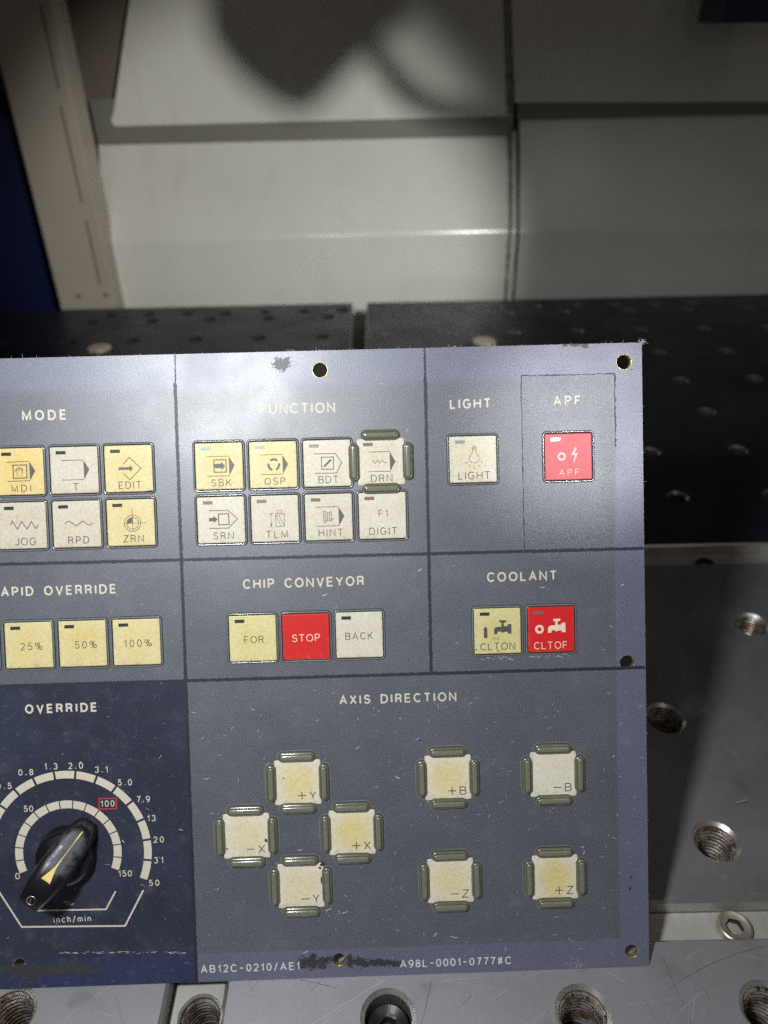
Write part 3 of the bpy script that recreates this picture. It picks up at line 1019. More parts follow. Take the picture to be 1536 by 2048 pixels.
# raised extra film square round the APF key
u0, v1 = uv(1042, 752); u1, _ = uv(1229, 746); _, v0 = uv(1046, 1101)
mb = MB()
x0_, y0_ = loc2(u0, v0); x1_, y1_ = loc2(u1, v1)
n = 10
vs = []
for j in range(n + 1):
    for i in range(n + 1):
        s, t = i / n, j / n
        vs.append((x0_ + (x1_ - x0_) * s, y0_ + (y1_ - y0_) * t, 0.05 + 0.25 * (1 - (2 * s - 1) ** 4) * (1 - (2 * t - 1) ** 4)))
mb.add(vs, [(j * (n + 1) + i, j * (n + 1) + i + 1, (j + 1) * (n + 1) + i + 1, (j + 1) * (n + 1) + i) for j in range(n) for i in range(n)], 0, True)
mb.stroke([(x0_ + (x1_ - x0_) * k / 40, y1_) for k in range(41)], 0.4, 0.06, False, 1, jit=0.2)
mb.stroke([(x1_, y1_ - (y1_ - y0_) * 0.42 * k / 30) for k in range(31)], 0.55, 0.06, False, 1, jit=0.3)
mb.stroke([(x0_, y0_ + (y1_ - y0_) * k / 40) for k in range(41)], 0.28, 0.06, False, 1, jit=0.16)
mb.build('film_patch', ['overlay', 'line'], panel)

# dividing lines
mb = MB()
def divider(p, q, w=1.2, jit=0.16):
    a, b = Vector(loc2(*p)), Vector(loc2(*q))
    k = int((b - a).length / 0.5)
    mb.stroke([tuple(a + (b - a) * i / k) for i in range(k + 1)], w, 0.05, jit=jit)
divider((58.3, 31), (57.5, VB))
divider((58.7, VT), (58.4, 31), 0.5, 0.15)
divider((150.6, 31), (150.1, -79.6))
divider((150.6, VT), (150.6, 31), 0.7, 0.15)
divider((UL, -34.0), (231, -35.1))
divider((UL, -79.8), (231, -80.2))
mb.build('divider_lines', 'line', panel)

# printed headings
C3, C4, C5 = Crop(0, 680, 3.072), Crop(350, 680, 2.954), Crop(820, 680, 3.072)
C6, C7, C8 = Crop(0, 1100, 3.84), Crop(350, 1100, 2.954), Crop(820, 1100, 3.072)
CK, CF = Crop(0, 1350, 3.7225), Crop(0, 0, 1)
HEADS = [(C3, 'MODE', (137, 497), (411, 489), 62, 10, 'print'), (C4, 'FUNCTION', (503, 440), (948, 430), 62, 9.5, 'print'),
         (C5, 'LIGHT', (245, 426), (498, 417), 60, 9.5, 'print'), (C5, 'APF', (880, 404), (1048, 400), 58, 8, 'print'),
         (CF, 'RAPID OVERRIDE', (-17, 1194), (233, 1187), 19.3, 3.0, 'print'), (C7, 'CHIP CONVEYOR', (402, 232), (1118, 209), 58, 8.8, 'print'),
         (C8, 'COOLANT', (473, 195), (903, 187), 60, 9.3, 'print'), (CK, 'OVERRIDE', (188, 288), (725, 273), 70, 12, 'print'),
         (CF, 'AXIS DIRECTION', (679, 1409), (913, 1402.5), 19, 3.0, 'print'),
         (CF, 'AB12C-0210/AE1', (402, 1945), (600, 1940.5), 16.5, 2.3, 'print_worn'), (CF, 'A98L-0001-0777#C', (800, 1934.5), (1023, 1929), 16.5, 2.3, 'print_worn')]
for c, s, a, b, cap, w, mat in HEADS:
    mb = MB()
    c.o = (BU, BV)
    c.text(mb, s, a, b, cap, w * 1.12, 0.36 if s == 'APF' else 0.06)
    mb.build('heading', mat, panel)

# the dial printed round the knob
DU, DV = 11.2, -144.2
mb = MB()
dx, dy = loc2(DU, DV)
for (ri, ro, gap) in ((17.05, 20.05, 0.42), (28.5, 31.4, 0.85)):
    for k in range(15):
        a0, a1 = 202.5 - 15 * k, 202.5 - 15 * (k + 1)
        g = math.degrees(gap / 2 / ro)
        mb.poly(arc(dx, dy, ro, ro, a0 - g, a1 + g, 6) + arc(dx, dy, ri, ri, a1 + g * ro / ri, a0 - g * ro / ri, 6), 0.05)
mb.build('dial_rings', 'print', panel)
mb = MB()
CK.o = (BU, BV)
for s, a, b in (('0.5', (-25, 852), (88, 848)), ('0.8', (138, 750), (250, 745)), ('1.3', (332, 707), (430, 702)), ('2.0', (510, 700), (620, 697)), ('3.1', (707, 730), (805, 724)),
                ('5.0', (877, 825), (985, 820)), ('7.9', (1018, 950), (1118, 945)), ('13', (1097, 1090), (1160, 1087)), ('20', (1143, 1248), (1222, 1247)), ('31', (1148, 1402), (1218, 1400)),
                ('50', (1110, 1572), (1188, 1568)), ('50', (178, 1020), (250, 1016)), ('100', (750, 982), (855, 978)), ('150', (882, 1500), (984, 1500)), ('0', (115, 1520), (150, 1519)),
                ('inch/min', (400, 1840), (680, 1837)), ('%', (478, 1714), (552, 1712))):
    CK.text(mb, s, a, b, 35 if s == '%' else 49, 4.0 if s == '%' else 7.0, 0.06)
for pl_, w in (([(1068, 1600), (932, 1866), (163, 1874), (-20, 1590)], 13), ([(862, 1608), (790, 1743), (278, 1752), (215, 1630)], 12)):
    mb.stroke(CK.pts(pl_), CK.mm(w), 0.05)
mb.build('dial_marks', 'print', panel)
mb = MB()
mb.stroke(CK.pts([(736, 920), (867, 917), (867, 994), (738, 998)]), CK.mm(8), 0.06, True)
mb.build('red_box', 'red_print', panel)


# ------------------------------------------------------------------ keys
KEYW, KEYH = 8.72, 8.55
def key_mesh(corner=0.5):
    mb = MB()
    rings = []
    for d, z in ((0, -0.1), (0, 0.16), (0.12, 0.24), (0.3, 0.27)):
        rings.append([(x, y, z) for x, y in rrect(-KEYW + d, KEYW - d, -KEYH + d, KEYH - d, corner, 3)])
    loops(mb, rings, 0, False)
    mb.add(rings[-1], [list(range(len(rings[-1])))], 0)
    return mb


def frame_mesh():
    mb = MB()
    def rg(h, z, r): return [(x, y, z) for x, y in rrect(-h, h, -h + 0.1, h - 0.1, r, 6)]
    loops(mb, [rg(9.78, 0.01, 1.8), rg(9.70, 0.20, 1.75), rg(9.58, 0.36, 1.7)], 1, True)
    loops(mb, [rg(9.58, 0.36, 1.7), rg(9.46, 0.52, 1.6), rg(9.30, 0.56, 1.45), rg(9.12, 0.50, 1.25)], 0, True)
    loops(mb, [rg(9.12, 0.50, 1.25), rg(9.0, 0.34, 1.15), rg(8.9, 0.05, 1.0), rg(8.5, 0.04, 0.6)], 1, True)
    return mb


CREAM, WHITE, YEL, DEEP, LEMON = (0.64, 0.595, 0.50), (0.72, 0.69, 0.59), (0.75, 0.665, 0.375), (0.74, 0.60, 0.29), (0.72, 0.675, 0.36)
RED, CORAL = (0.70, 0.022, 0.025), (0.62, 0.10, 0.12)
CM, CS, CB = (0, 870, 4.8), (370, 870, 6.98), (590, 870, 6.4)
CL, CC = (870, 850, 4.389), (920, 1190, 5.908)
FAUCET = [(462, 297), (545, 295), (545, 320), (515, 325), (515, 368), (560, 365), (560, 345), (605, 340), (608, 455), (565, 455), (562, 435), (525, 432), (515, 442), (490, 443), (480, 430), (445, 432), (440, 460), (400, 462), (402, 400), (415, 382), (440, 374), (487, 372), (487, 325), (462, 322)]


def circ(cx, cy, r, a0=0, a1=360, n=26):
    return arc(cx, cy, r, r, a0, a1, n)


# each key: (u, v), colour, yellowing, indicator, surround, crop, drawing, label
K = []
def K_(uv_, c, y, led, crop, ops, label, frame=True, ink='ink'):
    K.append((uv_, c, y, led, crop, ops, label, frame, ink))


K_((0, 0), DEEP, .5, 'led_dark', CM, [('s', [(62, 262), (282, 252)], 7), ('p', [(282, 252), (342, 343), (292, 438)]), ('s', [(75, 447), (292, 438)], 7), ('c', [(127, 290), (258, 287), (263, 411), (133, 417)], 10),
     ('s', [(172, 400), (168, 380), (150, 335), (157, 332), (170, 352), (160, 322), (168, 320), (183, 345), (178, 312), (186, 310), (195, 342), (196, 312), (205, 312), (208, 350), (216, 325), (222, 327), (218, 370), (210, 398)], 5),
     ('t', 'MDI', (115, 551), (305, 545), 70, 8)], 'deep yellow MDI key')
K_((20, 0), CREAM, 0, 'led_dark', CM, [('s', [(588, 245), (802, 240)], 7), ('p', [(802, 240), (860, 330), (812, 428)]), ('s', [(597, 433), (812, 428)], 7), ('t', 'T', (703, 535), (765, 533), 72, 8)], 'cream T key')
K_((40, 0), YEL, .5, 'led_dark', CM, [('s', [(1185, 278), (1243, 215), (1355, 320), (1250, 428), (1185, 370)], 8), ('p', [(1140, 312), (1245, 308), (1247, 292), (1283, 321), (1250, 352), (1247, 334), (1140, 336)]), ('t', 'EDIT', (1143, 519), (1362, 512), 70, 8)], 'yellow EDIT key')
K_((0, -20), CREAM, 0, 'led_dark', CM, [('s', [(102, 868), (122, 828), (172, 905), (212, 830), (262, 903), (303, 828), (348, 898), (372, 862)], 8), ('t', 'JOG', (148, 1062), (352, 1056), 74, 8)], 'cream JOG key')
K_((20, -20), CREAM, .1, 'led_dark', CM, [('w', [(625, 852), (660, 828), (700, 848), (735, 870), (768, 848), (795, 826), (830, 848), (862, 866), (892, 845)], 8), ('t', 'RPD', (660, 1045), (860, 1040), 70, 8)], 'cream RPD key')
K_((40, -20), YEL, .3, 'led_dark', CM, [('c', circ(1275, 847, 78), 6), ('c', circ(1275, 847, 56), 6), ('s', [(1269, 705), (1280, 925)], 5), ('s', [(1197, 850), (1412, 840)], 5), ('p', [(1275, 847)] + circ(1275, 847, 55, 180, 270, 8)), ('t', 'ZRN', (1190, 1032), (1385, 1026), 70, 8)], 'yellow ZRN key')
F = 73.4
K_((F, 0), YEL, .6, 'led_sheen', CS, [('s', [(300, 303), (612, 295)], 9), ('p', [(612, 298), (692, 422), (622, 572)]), ('s', [(312, 575), (622, 570)], 9), ('c', [(402, 350), (572, 345), (580, 517), (410, 522)], 14), ('p', [(410, 405), (505, 400), (510, 375), (560, 430), (517, 490), (512, 463), (412, 465)]), ('t', 'SBK', (372, 720), (652, 711), 100, 11)], 'yellow SBK key with a worn lower edge')
K_((F + 20, 0), YEL, .4, 'led_sheen', CS, [('s', [(1055, 280), (1358, 270)], 9), ('p', [(1358, 273), (1440, 405), (1370, 547)]), ('s', [(1060, 553), (1370, 545)], 9), ('s', circ(1240, 415, 74, 232, 312, 10), 30), ('s', circ(1240, 415, 74, 345, 425, 10), 30), ('s', circ(1240, 415, 74, 105, 192, 10), 30), ('t', 'OSP', (1112, 700), (1402, 691), 100, 11)], 'yellow OSP key with a worn lower edge')
K_((F, -20), WHITE, .1, 'led_red', CS, [('s', [(332, 1057), (600, 1050), (735, 1168), (610, 1298), (343, 1305)], 11), ('c', [(468, 1103), (610, 1098), (620, 1247), (475, 1255)], 14), ('p', [(335, 1160), (395, 1155), (400, 1130), (460, 1178), (405, 1228), (400, 1205), (338, 1207)]), ('t', 'SRN', (400, 1460), (685, 1453), 100, 11)], 'cream SRN key')
K_((F + 20, -20), WHITE, .1, 'led_red', CS, [('s', [(1200, 1098), (1207, 1278)], 6), ('s', [(1178, 1098), (1240, 1095)], 6), ('s', [(1183, 1281), (1228, 1279)], 6), ('p', [(1184, 1098), (1216, 1097), (1200, 1122)]), ('p', [(1192, 1235), (1223, 1233), (1208, 1275)]), ('c', [(1265, 1095), (1385, 1090), (1390, 1275), (1272, 1280)], 7), ('c', [(1293, 1055), (1352, 1050), (1352, 1088), (1295, 1091)], 7), ('s', [(1268, 1120), (1385, 1117)], 6), ('s', [(1270, 1125), (1345, 1276)], 6), ('s', [(1310, 1120), (1388, 1262)], 6), ('t', 'TLM', (1135, 1440), (1440, 1430), 100, 11)], 'cream TLM key')
K_((F + 40, 0), WHITE, .15, 'led_sheen', CB, [('s', [(243, 243), (515, 237), (598, 355), (530, 487), (255, 490)], 10), ('c', [(338, 285), (490, 282), (495, 437), (345, 440)], 11), ('s', [(372, 406), (460, 317)], 24), ('t', 'BDT', (302, 622), (560, 613), 95, 10)], 'cream BDT key')
K_((F + 60, 0), WHITE, .1, 'led_red', CB, [('s', [(930, 220), (1210, 210)], 8), ('p', [(1210, 212), (1285, 335), (1220, 466)]), ('s', [(938, 469), (1220, 465)], 8), ('w', [(983, 332), (1000, 325), (1023, 362), (1055, 325), (1085, 362), (1115, 322), (1150, 358), (1172, 340)], 7), ('t', 'DRN', (975, 604), (1248, 597), 95, 10)], 'cream DRN key between four raised guard bars', False)
K_((F + 40, -20), WHITE, .1, 'led_red', CB, [('s', [(272, 925), (555, 915)], 9), ('p', [(555, 917), (632, 1035), (565, 1162)]), ('s', [(283, 1168), (565, 1160)], 9), ('c', [(362, 972), (383, 970), (390, 1115), (368, 1117)], 7), ('s', [(383, 975), (412, 995), (412, 1095), (390, 1112)], 7), ('c', [(412, 997), (438, 995), (440, 1095), (415, 1095)], 7), ('s', [(438, 995), (462, 980), (468, 1105), (440, 1090)], 7), ('c', circ(482, 1077, 9, 0, 360, 10), 5), ('t', 'HINT', (305, 1302), (618, 1293), 95, 10)], 'cream HINT key')
K_((F + 60, -20), WHITE, .05, 'led_red', CB, [('t', 'F1', (1070, 1048), (1190, 1045), 90, 9), ('t', 'DIGIT', (953, 1281), (1310, 1272), 95, 10)], 'cream F1 DIGIT key')
K_((167.6, 0), WHITE, .3, 'led_sheen', CL, [('c', [(328, 190), (355, 188), (357, 213), (330, 215)], 4), ('s', [(332, 207), (354, 194)], 4), ('w', [(328, 215), (325, 245), (305, 275), (300, 300), (315, 325), (342, 333), (370, 325), (386, 300), (380, 275), (360, 245), (357, 213)], 4),
     ('s', [(262, 340), (292, 322)], 4), ('s', [(298, 375), (312, 350)], 4), ('s', [(345, 388), (344, 355)], 4), ('s', [(393, 373), (377, 348)], 4), ('s', [(420, 332), (398, 318)], 4), ('t', 'LIGHT', (205, 481), (485, 473), 68, 7)], 'cream LIGHT key with a bulb')
K_((203.1, 0), CORAL, 0, 'led_white', CL, [('c', circ(1108, 277, 28), 18), ('p', [(1228, 195), (1190, 268), (1222, 262), (1212, 340), (1252, 243), (1222, 250), (1240, 200)]), ('t', 'APF', (1088, 446), (1262, 438), 56, 6)], 'coral red APF key', True, 'ink_pink')
K_((-20, -64.7), WHITE, .3, 'led_dark', None, [], 'yellowed key at the left edge')
K_((0.2, -64.7), YEL, .4, 'led_dark', (0, 1100, 3.84), [('t', '25%', (160, 771), (328, 765), 58, 6)], 'yellowed 25% key')
K_((20.2, -64.7), YEL, .4, 'led_dark', (0, 1100, 3.84), [('t', '50%', (578, 757), (745, 751), 58, 6)], 'yellowed 50% key')
K_((40.3, -64.7), YEL, .3, 'led_dark', (0, 1100, 3.84), [('t', '100%', (955, 746), (1168, 740), 58, 6)], 'yellowed 100% key')
K_((83.6, -64.6), LEMON, .3, 'led_dark', (350, 1100, 2.954), [('t', 'FOR', (410, 552), (525, 548), 43, 4.6)], 'lemon yellow FOR key')
K_((103.5, -64.6), RED, 0, None, (350, 1100, 2.954), [('t', 'STOP', (693, 544), (857, 538), 45, 4.6)], 'red STOP key', True, 'ink_pale')
K_((123.5, -64.5), WHITE, .05, 'led_dark', (350, 1100, 2.954), [('t', 'BACK', (1007, 531), (1170, 525), 43, 4.6)], 'cream BACK key')
K_((175.4, -64.6), LEMON, .3, 'led_dark', CC, [('p', FAUCET), ('r', [(300, 398), (302, 490)], 42), ('s', [(382, 535), (395, 505), (412, 497)], 5), ('s', [(402, 535), (412, 505)], 4), ('s', [(425, 535), (425, 503)], 4), ('s', [(447, 535), (437, 503)], 4), ('s', [(468, 535), (447, 500)], 5), ('t', 'CLTON', (240, 655), (652, 643), 90, 10)], 'lemon yellow CLTON key with a tap')
K_((195.6, -64.6), RED, 0, 'led_red', CC, [('p', [(x + 637, y - 17) for x, y in FAUCET]), ('c', circ(937, 403, 38), 27), ('t', 'CLTOF', (875, 641), (1267, 631), 88, 9)], 'red CLTOF key with a tap', True, 'ink_pale')

led_u, led_v = uv(1106 / 4.8, 870 + 157 / 4.8)
LEDX, LEDY = led_u - 40.0, led_v
KM = key_mesh().build('key', 'key', panel)
FM = frame_mesh().build('key_frame', ['frame', 'frame_dark'], KM)
lm = MB(); lm.poly([(-1.8, -0.62), (1.8, -0.62), (1.8, 0.62), (-1.8, 0.62)], 0.0)
LM = lm.build('indicator', 'led_dark', KM)


def new_from(src, parent, loc=(0, 0, 0)):
    o = src.copy()
    COL.objects.link(o)
    o.parent = parent
    o.location = loc
    return o


def draw(ops, crop, u, v, ink, parent, z=0.30):
    mb = MB()
    c = Crop(*crop, (u, v))
    for op in ops:
        if op[0] == 's':
            mb.stroke(c.pts(op[1]), c.mm(op[2]), z)
        elif op[0] == 'c':
            mb.stroke(c.pts(op[1]), c.mm(op[2]), z, True)
        elif op[0] == 'w':
            mb.stroke(c.pts(smooth_path(op[1])), c.mm(op[2]), z)
        elif op[0] == 'r':
            mb.stroke(c.pts(op[1]), c.mm(op[2]), z, round_ends=True)
        elif op[0] == 'p':
            mb.poly(c.pts(op[1]), z)
        else:
            c.text(mb, op[1], op[2], op[3], op[4], op[5], z)
    return mb.build('legend', ink, parent)


# raised guard bars
def guard_mesh():
    mb = MB()
    L, Wd = 7.15, 2.0
    e = L - Wd
    def rg(q, z, j=0.0):
        r = Wd * q
        return [(x + random.uniform(-j, j), y + random.uniform(-j, j), z) for x, y in arc(e, 0, r, r, -90, 90, 10) + arc(-e, 0, r, r, 90, 270, 10)]
    def core(r, z):
        d = e + 0.55
        return [(x, y, z) for x, y in arc(d, 0, r, r, -90, 90, 10) + arc(-d, 0, r, r, 90, 270, 10)]
    loops(mb, [rg(1.22, 0.012, 0.12), rg(1.02, 0.016)], 2, False)
    loops(mb, [rg(1.02, 0), rg(1.0, 0.35), rg(0.95, 0.75)], 3, True)
    loops(mb, [rg(0.95, 0.75), rg(0.86, 1.08), rg(0.72, 1.28), rg(0.60, 1.34)], 0, True)
    e = L - Wd
    loops(mb, [rg(0.60, 1.34), rg(0.55, 1.30), rg(0.50, 1.34)], 3, True)
    loops(mb, [rg(0.50, 1.34), rg(0.46, 1.62), rg(0.38, 1.80), rg(0.26, 1.88), rg(0.12, 1.90)], 1, True)
    top = rg(0.12, 1.90)
    mb.add(top, [list(range(len(top)))], 1, True)
    return mb


GM = None
def guards(key):
    global GM
    for x, y, a in ((-0.1, 9.9, 0), (-0.1, -9.9, 0), (-10.0, 0, 90), (10.0, 0, 90)):
        if GM is None:
            GM = guard_mesh().build('guard_bar', ['guard', 'guard_in', 'halo', 'guard_edge'], key)
            g = GM
        else:
            g = new_from(GM, key)
        g.location = (x * MM, y * MM, 0.1 * MM)
        g.rotation_euler = (0, 0, math.radians(a))


first = True
for (u, v), c, yl, led, crop, ops, label, fr, ink in K:
    x, y = loc2(u, v)
    if first:
        k, f, l = KM, FM, LM
        first = False
    else:
        k = new_from(KM, panel)
        f = new_from(FM, k) if fr else None
        l = new_from(LM, k) if led else None
    k.location = (x * MM, y * MM, (0.30 if 'APF' in label else 0) * MM)
    kk = random.uniform(0.94, 1.03)
    k.color = (*[a * kk for a in c], yl)
    k['label'] = label
    if l:
        l.location = (LEDX * MM, LEDY * MM, 0.30 * MM)
        if led != 'led_dark':
            l.material_slots[0].link = 'OBJECT'
            l.material_slots[0].material = MT[led]
    if crop:
        draw(ops, crop, u, v, ink, k)
    if not fr:
        guards(k)

AX, AZ = 78.6, 155.5
for u, v, s, c, yl, lab in ((AX + 20, -120, '+Y', WHITE, .85, 'yellowed +Y key'), (AX, -140, '-X', WHITE, .5, 'cream -X key with a brown spot at its right edge'), (AX + 40, -140, '+X', WHITE, .95, 'yellowed +X key'), (AX + 20, -160, '-Y', WHITE, .45, 'cream -Y key with brown grime at its right edge'),
                            (AZ, -120, '+B', WHITE, .8, 'yellowed +B key'), (AZ + 40, -120, '-B', WHITE, 0.0, 'pale cream -B key'), (AZ, -160, '-Z', WHITE, .6, 'slightly yellowed -Z key'), (AZ + 40, -160, '+Z', WHITE, 1.0, 'strongly yellowed +Z key')):
    x, y = loc2(u, v)
    k = new_from(KM, panel, (x * MM, y * MM, 0))
    k.color = (*[min(1, a * 1.13) for a in c], yl)
    k['label'] = lab
    guards(k)
    mb = MB()
    lw = 0.36
    px_, py_ = 1.45, -5.15
    mb.stroke([(px_ - 1.5, py_), (px_ + 1.5, py_)], lw, 0.30)
    if s[0] == '+':
        mb.stroke([(px_, py_ - 1.45), (px_, py_ + 1.45)], lw, 0.30)
    text(mb, s[1], 4.25, 6.9, -6.75, 3.2, lw, 0.30)
    mb.build('legend', 'ink', k)

# ------------------------------------------------------------------ rotary knob
kx, ky = loc2(DU, DV)
mb = MB(); n = 48
loops(mb, [[(r * math.cos(2 * PI * k / n), r * math.sin(2 * PI * k / n), z) for k in range(n)] for r, z in ((10.7, 0.1), (10.7, 3.0), (10.4, 5.2), (9.8, 6.4), (8.6, 7.0), (3, 7.4))], 0, True)
knob = mb.build('rotary_knob', 'knob', panel, (kx * MM, ky * MM, 0), (0, 0, math.radians(52.5)))
mb = MB()
secs = []
for s, hw, ht in ((q[0], q[1] * 1.2, q[2]) for q in ((-13.4, 2.4, 14.5), (-13.3, 3.1, 16.4), (-12.7, 3.6, 18.2), (-10.8, 3.95, 19.4), (-6, 4.6, 19.4), (-1, 4.8, 18.0), (3, 4.8, 15.8), (7, 4.5, 13.0), (10.5, 4.1, 10.6), (13, 3.4, 9.0), (14.6, 2.4, 7.8), (15.2, 1.6, 6.0))):
    pts = []
    zb = 0.6
    base = hw * 1.45 if -9 < s < 5 else hw * 1.12
    for yy, zz in ((base, zb), (hw * 1.10, ht * 0.55), (hw * 1.0, ht * 0.86), (hw * 0.9, ht * 0.955), (hw * 0.80, ht * 0.992), (hw * 0.4, ht), (0, ht), (-hw * 0.4, ht), (-hw * 0.80, ht * 0.992), (-hw * 0.9, ht * 0.955), (-hw * 1.0, ht * 0.86), (-hw * 1.10, ht * 0.55), (-base, zb)):
        pts.append((s, yy, zz))
    secs.append(pts)
m_ = len(secs[0])
mb.add([p for s in secs for p in s], [(a * m_ + i, a * m_ + i + 1, (a + 1) * m_ + i + 1, (a + 1) * m_ + i) for a in range(len(secs) - 1) for i in range(m_ - 1)], 0, True)
mb.add(secs[0], [list(range(m_))], 0)
mb.add(secs[-1], [list(range(m_))[::-1]], 0)
lever = mb.build('lever', 'knob', knob)
def top_z(s):
    T = [(-13.4, 14.5), (-13.3, 16.4), (-12.7, 18.2), (-10.8, 19.4), (-6, 19.4), (-1, 18.0), (3, 15.8), (7, 13.0), (10.5, 10.6), (13, 9.0), (14.6, 7.8), (15.2, 6.0)]
    for (a, za), (b, zb_) in zip(T[:-1], T[1:]):
        if a <= s <= b:
            return za + (zb_ - za) * (s - a) / (b - a)
    return 6
mb = MB()
def strip_on_lever(mb, samples, dz=0.1):
    dense = []
    for (s0, h0), (s1, h1) in zip(samples[:-1], samples[1:]):
        dense += [(s0 + (s1 - s0) * k / 12, h0 + (h1 - h0) * k / 12) for k in range(12)]
    samples = dense + [samples[-1]]
    vs = []
    for s, h in samples:
        vs += [(s, h, top_z(s) + dz), (s, -h, top_z(s) + dz)]
    mb.add(vs, [(2 * i, 2 * i + 1, 2 * i + 3, 2 * i + 2) for i in range(len(samples) - 1)])
strip_on_lever(mb, [(-1.6, 1.9), (2.9, 0.30), (3.6, 0.3), (4.5, 0.22), (6, 0.13), (7, 0.10), (10.5, 0.10), (12, 0.18), (13, 0.24), (14.5, 0.2)])
mb.build('pointer', 'pointer', knob)
mb = MB(); n = 20
loops(mb, [[(-9.6 + r * math.cos(2 * PI * k / n), r * math.sin(2 * PI * k / n), 19.45 + z) for k in range(n)] for r, z in ((1.75, 0.0), (1.6, 0.12), (1.35, 0.02), (1.2, -0.35), (0.1, -0.5))], 0, True)
mb.add([(-10.3, -0.2, 19.6), (-8.9, 0.3, 19.6), (-8.8, 0.6, 19.58), (-10.2, 0.2, 19.58)], [(0, 1, 2, 3)], 0)
mb.build('set_screw', 'thread', knob)

# ------------------------------------------------------------------ wear: residue, scuffs, grime, lint
def blob(mb, cx, cy, rx, ry, z=0.03, n=46, rough=0.35, mi=0):
    ph = [random.uniform(0, 6.28) for _ in range(7)]
    pts = []
    for k in range(n):
        a = 2 * PI * k / n
        q = 1 + rough * (0.5 * math.sin(2 * a + ph[0]) + 0.35 * math.sin(3 * a + ph[1]) + 0.3 * math.sin(5 * a + ph[2])) * 0.6 + random.uniform(-0.5, 0.5) * rough * 0.5
        pts.append((cx + rx * q * math.cos(a), cy + ry * q * math.sin(a)))
    mb.poly(pts, z, mi)
    mb.zk %= 30


def smear(mb, cx, cy, rx, ry):
    blob(mb, cx, cy, rx * 0.85, ry * 0.85, rough=0.6)
    for _ in range(26):
        a, q = random.uniform(0, 2 * PI), random.uniform(0.75, 1.25)
        blob(mb, cx + rx * q * math.cos(a), cy + ry * q * math.sin(a), random.uniform(0.1, 0.45), random.uniform(0.08, 0.3), n=9, rough=0.8)


def at(px, py):
    return loc2(*uv(px, py))


mb = MB()
for px, py, rx, ry in ((556, 727, 1.9, 1.9), (572, 724, 1.7, 1.7), (564, 733, 1.5, 1.9), (608, 1926, 2.2, 2.3), (625, 1924, 2.8, 2.9), (645, 1926, 2.6, 2.3), (658, 1918, 1.6, 0.9), (700, 1922, 1.8, 2.3), (722, 1925, 3.4, 2.0), (750, 1924, 3.2, 1.5), (775, 1926, 3.6, 1.2), (790, 1928, 2.2, 1.2),
                       (5, 1938, 4.5, 2.8), (50, 1942, 5.0, 3.2), (75, 1940, 5.5, 3.0), (110, 1937, 5.5, 2.9), (140, 1934, 5.0, 2.8), (165, 1938, 5.0, 2.2), (190, 1942, 4.0, 0.9)):
    smear(mb, *at(px, py), rx, ry)
for px, py, rx, ry in ((1150, 690, 2.0, 0.6), (1170, 692, 1.6, 0.7), (1130, 691, 1.0, 0.45), (1180, 858, 1.8, 0.5), (1196, 856, 1.6, 0.25), (1214, 873, 0.6, 0.4), (1224, 880, 0.35, 0.5), (1262, 1755, 0.4, 0.6), (1260, 1777, 0.5, 0.7), (1263, 739, 0.3, 0.3), (610, 870, 0.2, 0.2), (840, 1480, 0.5, 0.3)):
    blob(mb, *at(px, py), rx, ry, rough=0.6)
tag(mb.build('residue', 'residue', panel), kind='stuff')

mb = MB()
def fleck(px, py, L, w, a=None, curve=0.0):
    x, y = at(px, py)
    a = random.uniform(0, PI) if a is None else a
    pts = []
    for k in range(5):
        t = (k / 4 - 0.5) * L
        pts.append((x + t * math.cos(a) - curve * t * t * math.sin(a), y + t * math.sin(a) + curve * t * t * math.cos(a)))
    mb.stroke(pts, w, 0.02, jit=w * 0.3)
    mb.zk = mb.zk % 20
for _ in range(420):
    px, py = random.uniform(0, 1290), random.uniform(740, 1930)
    if random.random() < 0.55:
        px, py = random.uniform(400, 1290), random.uniform(1380, 1920)
    fleck(px, py, random.choice((0.3, 0.4, 0.6, 1.0, 1.6)), random.uniform(0.06, 0.16), None, random.uniform(-0.3, 0.3))
for px, py, L, a in ((840, 1140, 1.6, 0.7), (650, 1190, 2.0, 0.3), (765, 1222, 1.2, 0.5), (362, 1660, 1.6, -0.3), (247, 1683, 1.3, -0.8), (1235, 1630, 0.9, 1.5), (1245, 1170, 1.3, 0.5), (1085, 1175, 1.8, 0.1), (412, 1558, 2.0, 0.1), (795, 1555, 1.8, -0.5), (835, 1478, 1.6, 0.5), (870, 1870, 2.0, 0.8), (908, 1875, 2.5, -0.3), (1168, 1705, 1.6, 1.3), (1165, 1694, 1.2, 0.05), (1227, 1512, 0.8, 1.2), (600, 1700, 2.2, 0.1), (690, 1825, 2.4, 0.4), (655, 1820, 1.8, 0.3), (610, 1905, 2.4, 0.4)):
    fleck(px, py, L, 0.26, a, 0.15)
# worn strips below the SBK and OSP surrounds and at the right patch
for px0, px1, py in ((405, 470, 981), (520, 585, 977), (960, 1030, 1316), (1060, 1140, 1312)):
    for _ in range(26):
        fleck(random.uniform(px0, px1), py + random.uniform(-4, 4), random.uniform(0.5, 1.6), random.uniform(0.06, 0.14), random.uniform(-0.6, 0.6))
for _ in range(40):
    fleck(random.gauss(1218, 8), random.gauss(1085, 8), random.uniform(0.4, 1.2), random.uniform(0.08, 0.2))
for _ in range(60):
    fleck(random.uniform(120, 380), 1905 + random.uniform(-2, 2), random.uniform(0.4, 1.8), 0.12, random.uniform(-0.1, 0.1))
tag(mb.build('scuff', 'scuff', panel), kind='stuff')

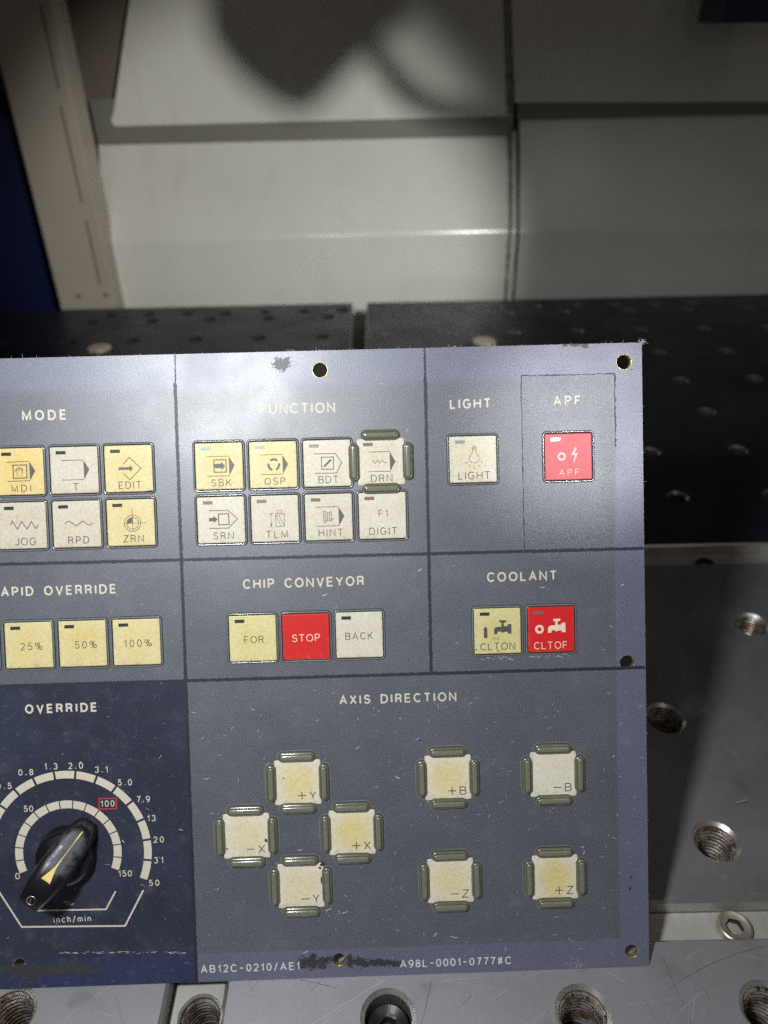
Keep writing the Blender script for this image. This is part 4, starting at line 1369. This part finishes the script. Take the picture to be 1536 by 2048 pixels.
mb = MB()
for px, py, rx, ry, s in ((645, 1727, 0.8, 1.0, 1), (640, 1735, 0.5, 0.5, 1), (532, 1680, 0.6, 0.6, 1), (643, 1760, 0.25, 1.6, 1), (568, 1556, 0.28, 0.28, 1), (573, 1523, 0.35, 0.2, 1), (646, 1785, 0.25, 1.0, 1), (455, 1697, 0.3, 0.3, 1), (995, 1301, 0.25, 0.3, 1), (952, 1299, 0.3, 0.3, 1)):
    blob(mb, *at(px, py), rx, ry, 0.33, 16, 0.7)
for px, py in ((220, 987), (255, 985), (285, 985), (300, 982), (210, 985), (270, 986), (240, 986)):
    blob(mb, *at(px, py), random.uniform(0.8, 1.6), 0.22, 0.33, 16, 0.8)
tag(mb.build('grime', 'rust', panel), kind='stuff')

# lint and frayed film on the panel's cut edges
mb = MB()
def hair(p, d, L, w=0.07):
    pts = []
    d = Vector(d).normalized()
    bend = Vector((random.uniform(-1, 1), random.uniform(-1, 1), random.uniform(-0.4, 0.6))) * 0.8
    for k in range(5):
        t = k / 4
        pts.append(Vector(p) + d * L * t + bend * L * t * t * 0.5)
    s = d.cross(Vector((0, 0, 1)))
    s = s.normalized() if s.length > 1e-3 else Vector((1, 0, 0))
    vs = []
    for k, q in enumerate(pts):
        h = w * (1 - 0.6 * k / 4) / 2
        vs += [tuple(q + s * h), tuple(q - s * h)]
    mb.add(vs, [(2 * i, 2 * i + 1, 2 * i + 3, 2 * i + 2) for i in range(4)])
for _ in range(45):
    hair((random.uniform(xa + 40, xb), yb, random.uniform(-1.5, 0)), (random.uniform(-1, 1), random.uniform(0.2, 1), 0.2), random.uniform(0.3, 1.3))
for _ in range(45):
    hair((xb, random.uniform(ya, yb), random.uniform(-1.5, 0)), (random.uniform(0.2, 1), random.uniform(-1, 1), 0.2), random.uniform(0.3, 1.0))
for _ in range(34):
    hair((xb + random.gauss(0, 0.5), yb + random.gauss(0, 0.4), random.uniform(-1.0, 0)), (random.uniform(-0.6, 1), random.uniform(-0.4, 1), 0.3), random.uniform(0.5, 1.8), 0.11)
for cxl in (640, 580, 985, 915):
    x_, _y = at(cxl, 705)
    for _ in range(7):
        hair((x_ + random.gauss(0, 1.0), yb, -0.3), (random.uniform(-1, 1), 0.7, 0.2), random.uniform(0.5, 1.5), 0.09)
tag(mb.build('lint', 'lint', panel), kind='stuff')
